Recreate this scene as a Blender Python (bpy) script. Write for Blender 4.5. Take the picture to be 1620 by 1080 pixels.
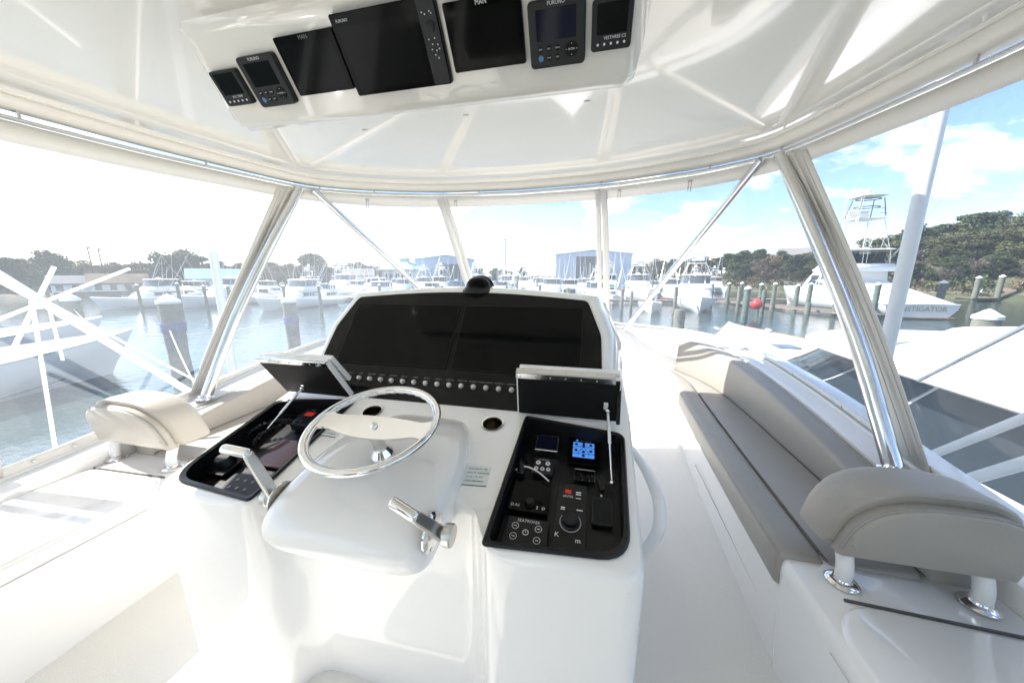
import bpy, bmesh, math, random
from mathutils import Vector, Matrix, noise
random.seed(7)
for o in list(bpy.data.objects): bpy.data.objects.remove(o, do_unlink=True)
SC = bpy.context.scene
COL = SC.collection
R = math.radians
# ------------------------------------------------------------------ camera
cam_d = bpy.data.cameras.new('camera'); cam = bpy.data.objects.new('camera', cam_d); COL.objects.link(cam)
cam_d.sensor_width = 36; cam_d.lens = 36*525/1620; cam_d.clip_start = .02; cam_d.clip_end = 6000
CAM = Vector((.552, 0, 1.45))
cam.location = CAM
cam.rotation_euler = (R(90-11.2), 0, R(13))
SC.camera = cam
# ------------------------------------------------------------------ sky and sun
SUN_AZ, SUN_EL = 91, 44           # degrees to port of the bow, degrees up
w = bpy.data.worlds.new('World'); SC.world = w; w.use_nodes = True
nt = w.node_tree; N = nt.nodes; L = nt.links; N.clear()
out = N.new('ShaderNodeOutputWorld'); bg = N.new('ShaderNodeBackground'); L.new(bg.outputs[0], out.inputs[0])
sky = N.new('ShaderNodeTexSky'); sky.sky_type = 'NISHITA'; sky.sun_disc = False
sky.sun_elevation = R(SUN_EL); sky.sun_rotation = R(-SUN_AZ); sky.air_density = 1.0; sky.dust_density = .55; sky.ozone_density = 2.6
tc = N.new('ShaderNodeTexCoord')
sep = N.new('ShaderNodeSeparateXYZ'); L.new(tc.outputs['Generated'], sep.inputs[0])
def math_node(op, a, b=None, v=None):
    m = N.new('ShaderNodeMath'); m.operation = op
    if a is not None: L.new(a, m.inputs[0])
    if b is not None: L.new(b, m.inputs[1])
    if v is not None: m.inputs[1].default_value = v
    return m.outputs[0]
zz = math_node('ADD', math_node('MAXIMUM', sep.outputs[2], v=0.0), v=.34)
cx = math_node('DIVIDE', sep.outputs[0], zz); cy = math_node('DIVIDE', sep.outputs[1], zz)
cmb = N.new('ShaderNodeCombineXYZ'); L.new(cx, cmb.inputs[0]); L.new(cy, cmb.inputs[1])
nz = N.new('ShaderNodeTexNoise'); nz.inputs['Scale'].default_value = 2.3; nz.inputs['Detail'].default_value = 9; nz.inputs['Roughness'].default_value = .56
mp = N.new('ShaderNodeMapping'); mp.inputs['Location'].default_value = (7.9, 2.3, .4); mp.inputs['Scale'].default_value = (1, 1.25, 1)
L.new(cmb.outputs[0], mp.inputs[0]); L.new(mp.outputs[0], nz.inputs['Vector'])
ramp = N.new('ShaderNodeValToRGB'); ramp.color_ramp.elements[0].position = .525; ramp.color_ramp.elements[1].position = .66
L.new(nz.outputs[0], ramp.inputs[0])
nz2 = N.new('ShaderNodeTexNoise'); nz2.inputs['Scale'].default_value = 5; nz2.inputs['Detail'].default_value = 6
L.new(mp.outputs[0], nz2.inputs['Vector'])
crmp = N.new('ShaderNodeValToRGB'); crmp.color_ramp.elements[0].position = .35; crmp.color_ramp.elements[1].position = .68
crmp.color_ramp.elements[0].color = (7.6, 7.7, 8.4, 1); crmp.color_ramp.elements[1].color = (11.0, 10.8, 10.6, 1)
L.new(nz2.outputs[0], crmp.inputs[0])
mix = N.new('ShaderNodeMix'); mix.data_type = 'RGBA'
fac = math_node('MULTIPLY', ramp.outputs[0], v=.9)
L.new(fac, mix.inputs[0]); L.new(sky.outputs[0], mix.inputs[6]); L.new(crmp.outputs[0], mix.inputs[7])
L.new(mix.outputs[2], bg.inputs[0]); bg.inputs[1].default_value = .074
sd = bpy.data.lights.new('sun', 'SUN'); sd.energy = 3.1; sd.angle = R(.5); sd.color = (1, .955, .89)
sun = bpy.data.objects.new('sun', sd); COL.objects.link(sun)
sdir = Vector((-math.sin(R(SUN_AZ))*math.cos(R(SUN_EL)), math.cos(R(SUN_AZ))*math.cos(R(SUN_EL)), math.sin(R(SUN_EL))))
sun.rotation_euler = sdir.to_track_quat('Z', 'Y').to_euler()
SC.view_settings.view_transform = 'Standard'; SC.view_settings.look = 'None'
SC.view_settings.exposure = 1.93; SC.view_settings.gamma = 1; SC.view_settings.use_curve_mapping = False
SC.cycles.max_bounces = 10; SC.cycles.diffuse_bounces = 5; SC.cycles.glossy_bounces = 4; SC.cycles.transparent_max_bounces = 14
SC.cycles.caustics_reflective = False; SC.cycles.caustics_refractive = False; SC.cycles.sample_clamp_indirect = 6

# ------------------------------------------------------------------ materials
MT = {}
def mat(name, col, rough=.5, metal=0, spec=.5, coat=0, noise_amt=0, noise_scale=8, bump=0, bump_scale=60, emit=None, col2=None):
    m = bpy.data.materials.new(name); m.use_nodes = True; t = m.node_tree; b = t.nodes['Principled BSDF']
    b.inputs['Base Color'].default_value = (*col, 1); b.inputs['Roughness'].default_value = rough
    b.inputs['Metallic'].default_value = metal; b.inputs['Specular IOR Level'].default_value = spec
    b.inputs['Coat Weight'].default_value = coat; b.inputs['Coat Roughness'].default_value = .04
    tcn = t.nodes.new('ShaderNodeTexCoord')
    if noise_amt or col2:
        n = t.nodes.new('ShaderNodeTexNoise'); n.inputs['Scale'].default_value = noise_scale; n.inputs['Detail'].default_value = 5
        t.links.new(tcn.outputs['Object'], n.inputs['Vector'])
        c = t.nodes.new('ShaderNodeValToRGB'); c.color_ramp.elements[0].position = .3; c.color_ramp.elements[1].position = .7
        lo = col2 if col2 else tuple(x*(1-noise_amt) for x in col)
        c.color_ramp.elements[0].color = (*lo, 1); c.color_ramp.elements[1].color = (*col, 1)
        t.links.new(n.outputs[0], c.inputs[0]); t.links.new(c.outputs[0], b.inputs['Base Color'])
    if bump:
        n = t.nodes.new('ShaderNodeTexNoise'); n.inputs['Scale'].default_value = bump_scale; n.inputs['Detail'].default_value = 4
        t.links.new(tcn.outputs['Object'], n.inputs['Vector'])
        bp = t.nodes.new('ShaderNodeBump'); bp.inputs['Strength'].default_value = bump; bp.inputs['Distance'].default_value = .01
        t.links.new(n.outputs[0], bp.inputs['Height']); t.links.new(bp.outputs[0], b.inputs['Normal'])
    if emit:
        b.inputs['Emission Color'].default_value = (*emit[0], 1); b.inputs['Emission Strength'].default_value = emit[1]
    MT[name] = m; return m
mat('gelcoat', (.88, .864, .835), .11, spec=.5, coat=.5, noise_amt=.015, noise_scale=2)
mat('ceiling_gel', (.86, .825, .75), .09, spec=.5, coat=1)
mat('rim_cream', (.82, .785, .71), .3)
mat('nonskid', (.83, .805, .755), .55, bump=.35, bump_scale=420, noise_amt=.03, noise_scale=5)
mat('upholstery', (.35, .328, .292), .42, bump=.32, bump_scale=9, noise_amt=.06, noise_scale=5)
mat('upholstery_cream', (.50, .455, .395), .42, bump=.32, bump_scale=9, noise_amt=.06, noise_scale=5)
mat('seam', (.10, .095, .09), .7)
mat('welt', (.30, .29, .27), .5)
mat('black_plastic', (.007, .007, .0075), .35, spec=.3, bump=.05, bump_scale=300)
mat('black_gloss', (.003, .003, .003), .06, spec=.09)
mat('black_matte', (.005, .005, .005), .55, spec=.2)
mat('screen_glass', (.005, .0055, .005), .06, spec=.10)
mat('screen_blue', (.006, .008, .022), .08, spec=.15)
mat('dash_black', (.009, .0092, .0082), .16, spec=.18)
mat('bezel_grey', (.018, .019, .02), .4, spec=.3)
mat('chrome', (.80, .79, .77), .04, metal=1)
mat('steel', (.72, .72, .71), .13, metal=1, bump=.03, bump_scale=40)
mat('brushed', (.62, .61, .59), .3, metal=1)
mat('alu_white', (.78, .78, .775), .3)
mat('vinyl_white', (.82, .80, .755), .4, bump=.1, bump_scale=30)
mat('zip_grey', (.55, .55, .54), .5)
mat('print_white', (.75, .75, .75), .5)
mat('print_grey', (.22, .22, .22), .5)
mat('print_black', (.02, .02, .02), .5)
mat('print_red', (.38, .02, .012), .4, emit=((1, .06, .02), .06))
mat('lcd_blue', (.05, .15, .45), .25, emit=((.10, .32, .9), .2))
mat('lcd_dark', (.01, .03, .09), .25)
mat('button_blue', (.06, .2, .38), .4)
mat('cup_dark', (.26, .245, .20), .10, metal=1)
mat('amber_glass', (.12, .055, .045), .12)
mat('plaque', (.72, .76, .75), .3)
mat('rubber_grey', (.33, .33, .32), .6)
mat('lens', (.62, .66, .64), .2)
# clear vinyl: mostly see-through, mirrors a little at a slant, scatters a little
def vinyl():
    m = bpy.data.materials.new('clear_vinyl'); m.use_nodes = True; t = m.node_tree; t.nodes.clear()
    o = t.nodes.new('ShaderNodeOutputMaterial'); tr = t.nodes.new('ShaderNodeBsdfTransparent'); tr.inputs[0].default_value = (.965, .975, .98, 1)
    gl = t.nodes.new('ShaderNodeBsdfGlossy'); gl.inputs['Roughness'].default_value = .03
    tl = t.nodes.new('ShaderNodeBsdfTranslucent'); tl.inputs[0].default_value = (.86, .93, 1, 1)
    lw = t.nodes.new('ShaderNodeLayerWeight'); lw.inputs[0].default_value = .5; pw = t.nodes.new('ShaderNodeMath'); pw.operation = 'POWER'; pw.inputs[1].default_value = 4.5; t.links.new(lw.outputs['Facing'], pw.inputs[0])
    fr = t.nodes.new('ShaderNodeMath'); fr.operation = 'MULTIPLY_ADD'; fr.inputs[1].default_value = .4; fr.inputs[2].default_value = .03; t.links.new(pw.outputs[0], fr.inputs[0])
    tcn = t.nodes.new('ShaderNodeTexCoord'); n = t.nodes.new('ShaderNodeTexNoise'); n.inputs['Scale'].default_value = 2.2; n.inputs['Detail'].default_value = 3
    t.links.new(tcn.outputs['Object'], n.inputs[0])
    bp = t.nodes.new('ShaderNodeBump'); bp.inputs['Strength'].default_value = .25; bp.inputs['Distance'].default_value = .03
    t.links.new(n.outputs[0], bp.inputs['Height']); t.links.new(bp.outputs[0], gl.inputs['Normal'])
    m1 = t.nodes.new('ShaderNodeMixShader'); m2 = t.nodes.new('ShaderNodeMixShader')
    m1.inputs[0].default_value = .095
    t.links.new(tr.outputs[0], m1.inputs[1]); t.links.new(tl.outputs[0], m1.inputs[2])
    t.links.new(fr.outputs[0], m2.inputs[0]); t.links.new(m1.outputs[0], m2.inputs[1]); t.links.new(gl.outputs[0], m2.inputs[2])
    t.links.new(m2.outputs[0], o.inputs[0]); MT['clear_vinyl'] = m
vinyl()

# ------------------------------------------------------------------ mesh helpers
ORG = {}
def V(*a): return Vector(a)
class MB:
    def __init__(s): s.v = []; s.f = []
    def add(s, vs, fs):
        n = len(s.v); s.v += [Vector(p) for p in vs]; s.f += [tuple(i+n for i in f) for f in fs]; return s
    def box(s, c, d, rot=None):
        c = Vector(c); m = rot if rot is not None else Matrix.Identity(3)
        vs = [c + m @ Vector((x*d[0]/2, y*d[1]/2, z*d[2]/2)) for x in (-1, 1) for y in (-1, 1) for z in (-1, 1)]
        return s.add(vs, [(0,1,3,2),(4,6,7,5),(0,4,5,1),(2,3,7,6),(0,2,6,4),(1,5,7,3)])
    def tube(s, path, r, n=10, cap=True, closed=False, flat=1.0):
        P = [Vector(p) for p in path]; k = len(P); rs = r if isinstance(r, (list, tuple)) else [r]*k
        vs = []; up = None
        for i, p in enumerate(P):
            a = P[(i-1) % k] if (closed or i > 0) else p; b = P[(i+1) % k] if (closed or i < k-1) else p
            t = (b-a).normalized()
            if up is None:
                up = V(0, 0, 1) if abs(t.z) < .9 else V(0, 1, 0)
            x = t.cross(up).normalized(); up = x.cross(t).normalized()
            for j in range(n):
                q = 2*math.pi*j/n; vs.append(p + (x*math.cos(q) + up*math.sin(q)*flat)*rs[i])
        fs = []
        for i in range(k if closed else k-1):
            for j in range(n):
                a, b = i*n+j, i*n+(j+1) % n; c, d = ((i+1) % k)*n+(j+1) % n, ((i+1) % k)*n+j
                fs.append((a, b, c, d))
        if cap and not closed: fs += [tuple(range(n-1, -1, -1)), tuple((k-1)*n+j for j in range(n))]
        return s.add(vs, fs)
    def lathe(s, prof, c=(0,0,0), rot=None, n=20):
        m = rot if rot is not None else Matrix.Identity(3); c = Vector(c); vs = []; k = len(prof)
        for (r, z) in prof:
            for j in range(n):
                q = 2*math.pi*j/n; vs.append(c + m @ V(r*math.cos(q), r*math.sin(q), z))
        fs = [(i*n+j, i*n+(j+1) % n, (i+1)*n+(j+1) % n, (i+1)*n+j) for i in range(k-1) for j in range(n)]
        if prof[0][0] > 1e-5: fs.append(tuple(range(n-1, -1, -1)))
        if prof[-1][0] > 1e-5: fs.append(tuple((k-1)*n+j for j in range(n)))
        return s.add(vs, fs)
    def loft(s, rings, closed=True, cap=True):
        k = len(rings); n = len(rings[0]); vs = [p for r_ in rings for p in r_]
        fs = []
        for i in range(k-1):
            for j in range(n if closed else n-1):
                fs.append((i*n+j, i*n+(j+1) % n, (i+1)*n+(j+1) % n, (i+1)*n+j))
        if cap and closed: fs += ([] if cap == 'end' else [tuple(range(n-1, -1, -1))]) + [tuple((k-1)*n+j for j in range(n))]
        return s.add(vs, fs)
    def prism(s, poly, fn0, fn1):
        """poly of (a,b); fn0/fn1 map (a,b) to the lower and upper 3-D point"""
        return s.loft([[fn0(*p) for p in poly], [fn1(*p) for p in poly]])
    def grid(s, fn, nu, nv):
        vs = [fn(i/nu, j/nv) for i in range(nu+1) for j in range(nv+1)]
        fs = [(i*(nv+1)+j, (i+1)*(nv+1)+j, (i+1)*(nv+1)+j+1, i*(nv+1)+j+1) for i in range(nu) for j in range(nv)]
        return s.add(vs, fs)
    def mesh(s, name, org=V(0,0,0), ang=38, fix=True):
        me = bpy.data.meshes.new(name); me.from_pydata([tuple(p-org) for p in s.v], [], s.f)
        if fix:
            bm = bmesh.new(); bm.from_mesh(me)
            bmesh.ops.remove_doubles(bm, verts=bm.verts, dist=1e-5)
            bmesh.ops.recalc_face_normals(bm, faces=bm.faces); bm.to_mesh(me); bm.free()
        me.shade_smooth(); me.set_sharp_from_angle(angle=R(ang)); me.update(); return me
    def build(s, name, m, parent=None, bevel=0, seg=2, sub=0, ang=38, fix=True, solid=0):
        org = ORG.get(parent, V(0,0,0)) if parent else V(0,0,0)
        me = s.mesh(name, org, ang, fix); me.materials.append(MT[m] if isinstance(m, str) else m)
        o = bpy.data.objects.new(name, me); COL.objects.link(o)
        if parent: o.parent = parent; ORG[o] = org
        if solid: x = o.modifiers.new('solid', 'SOLIDIFY'); x.thickness = solid
        if bevel:
            x = o.modifiers.new('bevel', 'BEVEL'); x.width = bevel; x.segments = seg; x.limit_method = 'ANGLE'; x.angle_limit = R(35); x.harden_normals = False
        if sub: x = o.modifiers.new('sub', 'SUBSURF'); x.levels = sub; x.render_levels = sub
        return o
def tag(o, label=None, cat=None, group=None, kind=None):
    if label: o['label'] = label
    if cat: o['category'] = cat
    if group: o['group'] = group
    if kind: o['kind'] = kind
    return o
def empty(name, loc, label, cat, group=None):
    o = bpy.data.objects.new(name, None); o.empty_display_size = .1; COL.objects.link(o); o.location = loc; ORG[o] = Vector(loc)
    return tag(o, label, cat, group)
def copy_tree(o, parent=None):
    c = o.copy(); COL.objects.link(c); c.parent = parent
    for ch in list(o.children): copy_tree(ch, c)
    return c
def cut(o, cutter):
    """take the closed shape `cutter` out of the mesh object o, for good"""
    t = cutter.build('cutter', 'gelcoat'); t.location = o.matrix_local.translation*0
    if o.parent: t.location = -ORG[o]
    x = o.modifiers.new('b', 'BOOLEAN'); x.operation = 'DIFFERENCE'; x.solver = 'EXACT'; x.object = t
    p = o.parent; o.parent = None
    dg = bpy.context.evaluated_depsgraph_get(); me = bpy.data.meshes.new_from_object(o.evaluated_get(dg))
    o.modifiers.remove(x); o.data = me; o.parent = p; bpy.data.objects.remove(t, do_unlink=True)
    me.shade_smooth(); me.set_sharp_from_angle(angle=R(32))
def rm(ax, ay, az): return (Matrix.Rotation(R(az), 3, 'Z') @ Matrix.Rotation(R(ay), 3, 'Y') @ Matrix.Rotation(R(ax), 3, 'X'))
def axis_rot(d): return Vector(d).to_track_quat('Z', 'Y').to_matrix()
def cr(pts, n=8):
    """smooth curve through points (Catmull-Rom)"""
    P = [Vector(p) for p in pts]; P = [P[0]*2-P[1]] + P + [P[-1]*2-P[-2]]; o = []
    for i in range(1, len(P)-2):
        for j in range(n):
            t = j/n; a, b, c, d = P[i-1:i+3]
            o.append(.5*((2*b) + (c-a)*t + (2*a-5*b+4*c-d)*t*t + (3*b-a-3*c+d)*t**3))
    o.append(P[-2]); return o
def rrect(x0, x1, y0, y1, r, n=5):
    o = []
    for cx_, cy_, a in ((x1-r, y1-r, 0), (x0+r, y1-r, 90), (x0+r, y0+r, 180), (x1-r, y0+r, 270)):
        for i in range(n+1):
            q = R(a + 90*i/n); o.append((cx_+r*math.cos(q), cy_+r*math.sin(q)))
    return o
def rpoly(pts, r, n=5):
    """polygon with rounded corners; r one number or one per corner"""
    o = []; k = len(pts); P = [Vector((p[0], p[1])) for p in pts]
    for i in range(k):
        rr = r[i] if isinstance(r, (list, tuple)) else r
        a, b, c = P[i-1], P[i], P[(i+1) % k]
        if rr <= 0: o.append(tuple(b)); continue
        u = (a-b).normalized(); w_ = (c-b).normalized(); d = min(rr, (a-b).length*.49, (c-b).length*.49)
        for j in range(n+1):
            t = j/n; q = (b+u*d)*(1-t)**2 + b*2*t*(1-t) + (b+w_*d)*t*t; o.append((q.x, q.y))
    return o
_txt = {}
def text(body, size, fr, m, parent, name='lettering', align='CENTER', thick=.0006, font=None, sx=1):
    """flat lettering; fr = (origin, xdir, ydir) in world units"""
    cu = bpy.data.curves.new('t', 'FONT'); cu.body = body; cu.size = size; cu.align_x = align; cu.align_y = 'CENTER'; cu.extrude = 0; cu.resolution_u = 2
    t = bpy.data.objects.new('t', cu); COL.objects.link(t)
    me = bpy.data.meshes.new_from_object(t.evaluated_get(bpy.context.evaluated_depsgraph_get()))
    bpy.data.objects.remove(t, do_unlink=True); bpy.data.curves.remove(cu)
    o0, x, y = Vector(fr[0]), Vector(fr[1]).normalized(), Vector(fr[2]).normalized(); z = x.cross(y)
    b = MB(); vs = [o0 + x*(p.co.x*sx) + y*p.co.y + z*thick for p in me.vertices]; b.add(vs, [tuple(f.vertices) for f in me.polygons])
    bpy.data.meshes.remove(me)
    return b.build(name, m, parent, fix=False)
# ================================================================== the flybridge itself
DZ = .12
def ztop(y): return .84 + .245*(y-.64)
def C(x, y, h=0): return V(x, y, ztop(y)) + V(0, -.238, .971)*h          # on the sloping console top
def D(x, s, h=0): return V(x, 1.14+.618*s, .963+.786*s) + V(0, -.786, .618)*h   # on the dash face
def OP(x, s, h=0): return V(x, 1.0-.602*s, 1.95+.799*s) + V(0, -.799, -.602)*h  # on the overhead pod face
# right half of the coaming's inner top edge, aft to bow centreline
CO = [(1.74,-3.4,.49),(1.74,-1,.52),(1.74,.7,.585),(1.72,1.47,.70),(1.715,2.1,.79),(1.70,2.7,.845),(1.62,3.15,.875),(1.42,3.46,.888),(.98,3.66,.90),(.5,3.76,.905),(0,3.79,.906)]
half = cr(CO, 5)
coam = half + [V(-p.x, p.y, p.z) for p in reversed(half[:-1])]
def plan_n(path, i):
    a = path[max(i-1, 0)]; b = path[min(i+1, len(path)-1)]; t = (b-a); t.z = 0; t.normalize(); return V(t.y, -t.x, 0)
rings = []; trk = []; trk2 = []
for i, p in enumerate(coam):
    n = plan_n(coam, i)
    if p.x > .05 and n.x < 0 or p.x < -.05 and n.x > 0: n = -n
    if abs(p.x) <= .05: n = V(0, 1, 0)
    q = lambda u, z: V(p.x, p.y, 0) + n*u + V(0, 0, z)
    rings.append([q(0, DZ-.04), q(0, p.z-.03), q(.006, p.z-.01), q(.022, p.z), q(.10, p.z+.006), q(.20, p.z+.012), q(.27, p.z+.0), q(.30, p.z-.035), q(.42, p.z-.55), q(.45, -.9), q(.30, -.9), q(.2, DZ-.04)])
    trk.append((p, n))
o = MB().loft(rings).build('coaming', 'gelcoat', ang=30); tag(o, kind='structure')
# window track strips along the coaming, parts of it
for off, rr in ((.10, .010), (.135, .008)):
    MB().tube([p+n*off+V(0, 0, .010) for p, n in trk], rr, 6).build('window_track', 'alu_white', o)
dk = MB(); dk.add([V(p.x, p.y, DZ) + (-n)*-.02 for p, n in trk], [tuple(range(len(trk)))])
o = dk.build('flybridge_deck', 'nonskid', fix=False); tag(o, kind='structure')
hp = MB().prism(rrect(-.16, .22, .30, .62, .05), lambda a, b: V(a, b, DZ-.0), lambda a, b: V(a, b, DZ+.012)).build('floor_hatch', 'rubber_grey', None, bevel=.004)
tag(hp, 'grey footrest panel on the floor below the steering wheel', 'panel')
# --- hull and house of this boat, below the flybridge
def hull_rings(Ln, B, fb, fs, nst=14, chine=.72, zk=-.6, rake=.12, yoff=0):
    rg = []
    for i in range(nst+1):
        t = i/nst; y = -Ln/2 + Ln*t
        b = B/2*(1-max(0, (t-.35)/.65)**2.6)*(0.93+.07*min(1, t/.3)); b = max(b, .02)
        zs = fs + (fb-fs)*(t**1.7)
        bc = b*chine*(1-.55*max(0, (t-.5)/.5)**2)
        zc = .05 + .55*max(0, (t-.45)/.55)**2*fb*.45
        zkk = zk*(1-max(0, (t-.75)/.25)**3) + 0
        yk = y - rake*Ln*max(0, (t-.6)/.4)**2*.55
        sec = [V(0, yk+yoff, zkk), V(bc*.98, yk+(y-yk)*.25+yoff, zc), V(bc*1.03, yk+(y-yk)*.3+yoff, zc+.06), V((b*.9+bc*.1), yk+(y-yk)*.75+yoff, zc+(zs-zc)*.62), V(b, y+yoff, zs-.08), V(b*1.012, y+yoff, zs)]
        rg.append([V(-p.x, p.y, p.z) for p in reversed(sec[1:])] + sec)
    return rg
WZ = -2.75
m = MB(); rg = hull_rings(17, 4.9, 1.9, 1.15, yoff=.2)
m.loft(rg, closed=False)
m.add([p for p in rg[0]], [tuple(range(len(rg[0])))])
for a, b in zip(rg, rg[1:]): m.add([a[0], a[-1], b[-1], b[0]], [(0, 1, 2, 3)])
for i in range(len(m.v)): m.v[i] = m.v[i] + V(0, 0, WZ)
o = m.build('yacht_hull', 'gelcoat'); tag(o, kind='structure')
m = MB().loft([[V(x, y, z) for x, y in rpoly([(-w_, -5), (w_, -5), (w_, yf-1.2), (w_*.55, yf), (-w_*.55, yf), (-w_, yf-1.2)], .8)] for z, w_, yf in ((-1.5, 2.15, 5.2), (-.8, 2.08, 4.0), (DZ-.05, 2.0, 3.3))])
o = m.build('yacht_house', 'gelcoat'); tag(o, kind='structure')

# ================================================================== hardtop
RL = [(1.72,-3.2,2.05),(1.715,-1.2,2.05),(1.70,.6,2.05),(1.665,1.2,2.05),(1.60,1.6,2.055),(1.47,2.1,2.06),(1.31,2.27,2.06),(1.08,2.40,2.06),(.6,2.56,2.06),(0,2.615,2.06)]
rh = cr(RL, 6); rail = rh + [V(-p.x, p.y, p.z) for p in reversed(rh[:-1])]
ht = empty('hardtop', (0, .5, 2.05), 'glossy white hardtop roof over the whole helm area', 'roof')
def inset(path, d, z):
    o_ = []
    for i, p in enumerate(path):
        n = plan_n(path, i)
        if p.x > .05 and n.x < 0 or p.x < -.05 and n.x > 0: n = -n
        if abs(p.x) <= .05: n = V(0, 1, 0)
        o_.append(V(p.x, p.y, z) - n*d)
    return o_
lip = MB().loft([inset(rail, d, z) for d, z in ((-.07, 2.13), (-.055, 2.095), (-.02, 2.085), (.015, 2.092), (.035, 2.108), (.046, 2.135), (.05, 2.17))], closed=False, cap=False).build('rim_moulding', 'rim_cream', ht, ang=60)
rgs = [inset(rail, .048, 2.13), inset(rail, .075, 2.128), inset(rail, .085, 2.145)]
cen = V(0, .4, 2.15)
for k, zc in ((.8, 2.150), (.6, 2.156), (.4, 2.160), (.2, 2.163), (.02, 2.164)):
    rgs.append([V(cen.x+(p.x-cen.x)*k, cen.y+(p.y-cen.y)*k, zc) for p in rgs[2]])
cl = MB().loft(rgs, closed=True, cap=True)
cl.build('ceiling', 'ceiling_gel', ht, ang=25)
tp = MB().loft([inset(rail, -.07, 2.13), inset(rail, -.078, 2.20), inset(rail, -.06, 2.31), inset(rail, .10, 2.37), [V(p.x*.5, .4+(p.y-.4)*.5, 2.41) for p in rail]], closed=True, cap='end')
tp.build('roof_shell', 'gelcoat', ht, ang=50)
MB().tube([p+V(0, 0, 0) for p in rail], .0135, 10).build('grab_rail', 'steel', ht)
for k in range(3, len(rail), 9):
    p = rail[k]; MB().tube([p, p+V(0, 0, .06)], .006, 6).build('rail_bracket', 'steel', ht)
for (x, y, z) in ((-.81, 2.0, 2.151), (.83, 1.98, 2.151), (-.96, .98, 2.152), (.97, .98, 2.152), (-.9, -.4, 2.155), (.9, -.4, 2.155)):
    m = MB().lathe([(.036, -.001), (.036, -.007), (.031, -.011), (.024, -.009), (.022, -.004)], (x, y, z), n=24).build('downlight', 'lens', ht)
    MB().lathe([(.0225, -.003), (.0225, -.006)], (x, y, z), n=20).build('lens', 'zip_grey', m)
for (x, y) in ((-.52, 1.54), (0, 1.51), (.51, 1.51)):
    m = MB().box((x, y, 2.149), (.036, .010, .008)).box((x, y, 2.140), (.012, .010, .022)).box((x, y, 2.129), (.024, .010, .006))
    m.build('ceiling_hook', 'brushed', ht, bevel=.001)
# --- supports
SP = []
def mir(p): return V(-p[0], p[1], p[2])
for s, nm in ((1, 'starboard'), (-1, 'port')):
    f = (lambda p: V(*p)) if s > 0 else mir
    side = 'beside the grey bench' if s > 0 else 'by the cream headrest'
    r1 = empty('support_pipe', f((1.738, 1.47, .70)), f'thick polished steel roof pipe {side}, leaning forward', 'pipe', 'polished pipes that carry the hardtop')
    MB().tube(cr([f((1.738, 1.47, .70)), f((1.66, 1.68, 1.2)), f((1.56, 1.9, 1.66)), f((1.47, 2.1, 2.055))], 5), .031, 18).build('pipe', 'steel', r1)
    MB().lathe([(.052, 0), (.052, .006), (.038, .012), (.033, .03)], f((1.738, 1.47, .705)), n=20).build('base_flange', 'chrome', r1)
    r2 = empty('support_pipe', f((.93, 3.62, .90)), f'slim diagonal steel pipe running forward from the roof corner {side}', 'pipe', 'polished pipes that carry the hardtop')
    MB().tube([f((.93, 3.62, .90)), f((1.415, 2.165, 2.055))], .0225, 16).build('pipe', 'steel', r2)
    MB().lathe([(.042, 0), (.042, .005), (.026, .012)], f((.93, 3.62, .905)), n=18).build('base_flange', 'chrome', r2)
    b = f((1.72, -3.0, .50)); t = f((1.66, -2.95, 2.05))
    r3 = empty('support_pipe', b, 'steel roof pipe behind the camera', 'pipe', 'rear pipes that carry the hardtop')
    MB().tube([b, t], .0245, 12).build('pipe', 'steel', r3)
# --- clear vinyl windows; stations pair a roof point with a coaming point
def ST(y):       # coaming sill point by y on the starboard side
    best = min(((p, n) for p, n in trk if p.x >= -.001), key=lambda q: abs(q[0].y-y)); return best[0] + best[1]*.12 + V(0, 0, .012)
def bez(fr):
    return fr
def sill_at(d):  # by index fraction along the half coaming
    k = d*(len(half)-1); i = min(int(k), len(half)-2); f_ = k-i
    a = half[i]+trk[i][1]*.118; b = half[i+1]+trk[i+1][1]*.118; return a.lerp(b, f_) + V(0, 0, .014)
def rail_at(d):
    k = d*(len(rh)-1); i = min(int(k), len(rh)-2); return rh[i].lerp(rh[i+1], k-i) + V(0, 0, -.006)
def idx(path, test): return next(i for i, p in enumerate(path) if test(p))/(len(path)-1)
s_pipe = idx(half, lambda p: p.y > 1.41); r_pipe = idx(rh, lambda p: p.y > 2.02)
s_mul = idx(half, lambda p: p.x < .72); r_mul = idx(rh, lambda p: p.x < .63)
s_mid = idx(half, lambda p: p.y > .55); r_mid = idx(rh, lambda p: p.y > .72)
def pane(s0, s1, r0, r1, flip, n=14):
    f = (lambda p: p) if not flip else (lambda p: V(-p.x, p.y, p.z))
    def fn(u, v):
        a = sill_at(s0+(s1-s0)*u); b = rail_at(r0+(r1-r0)*u); q = a.lerp(b, v)
        nn = V(q.x, q.y-1.0, 0).normalized(); return f(q + nn*(.035*math.sin(math.pi*v)))
    return fn
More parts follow.
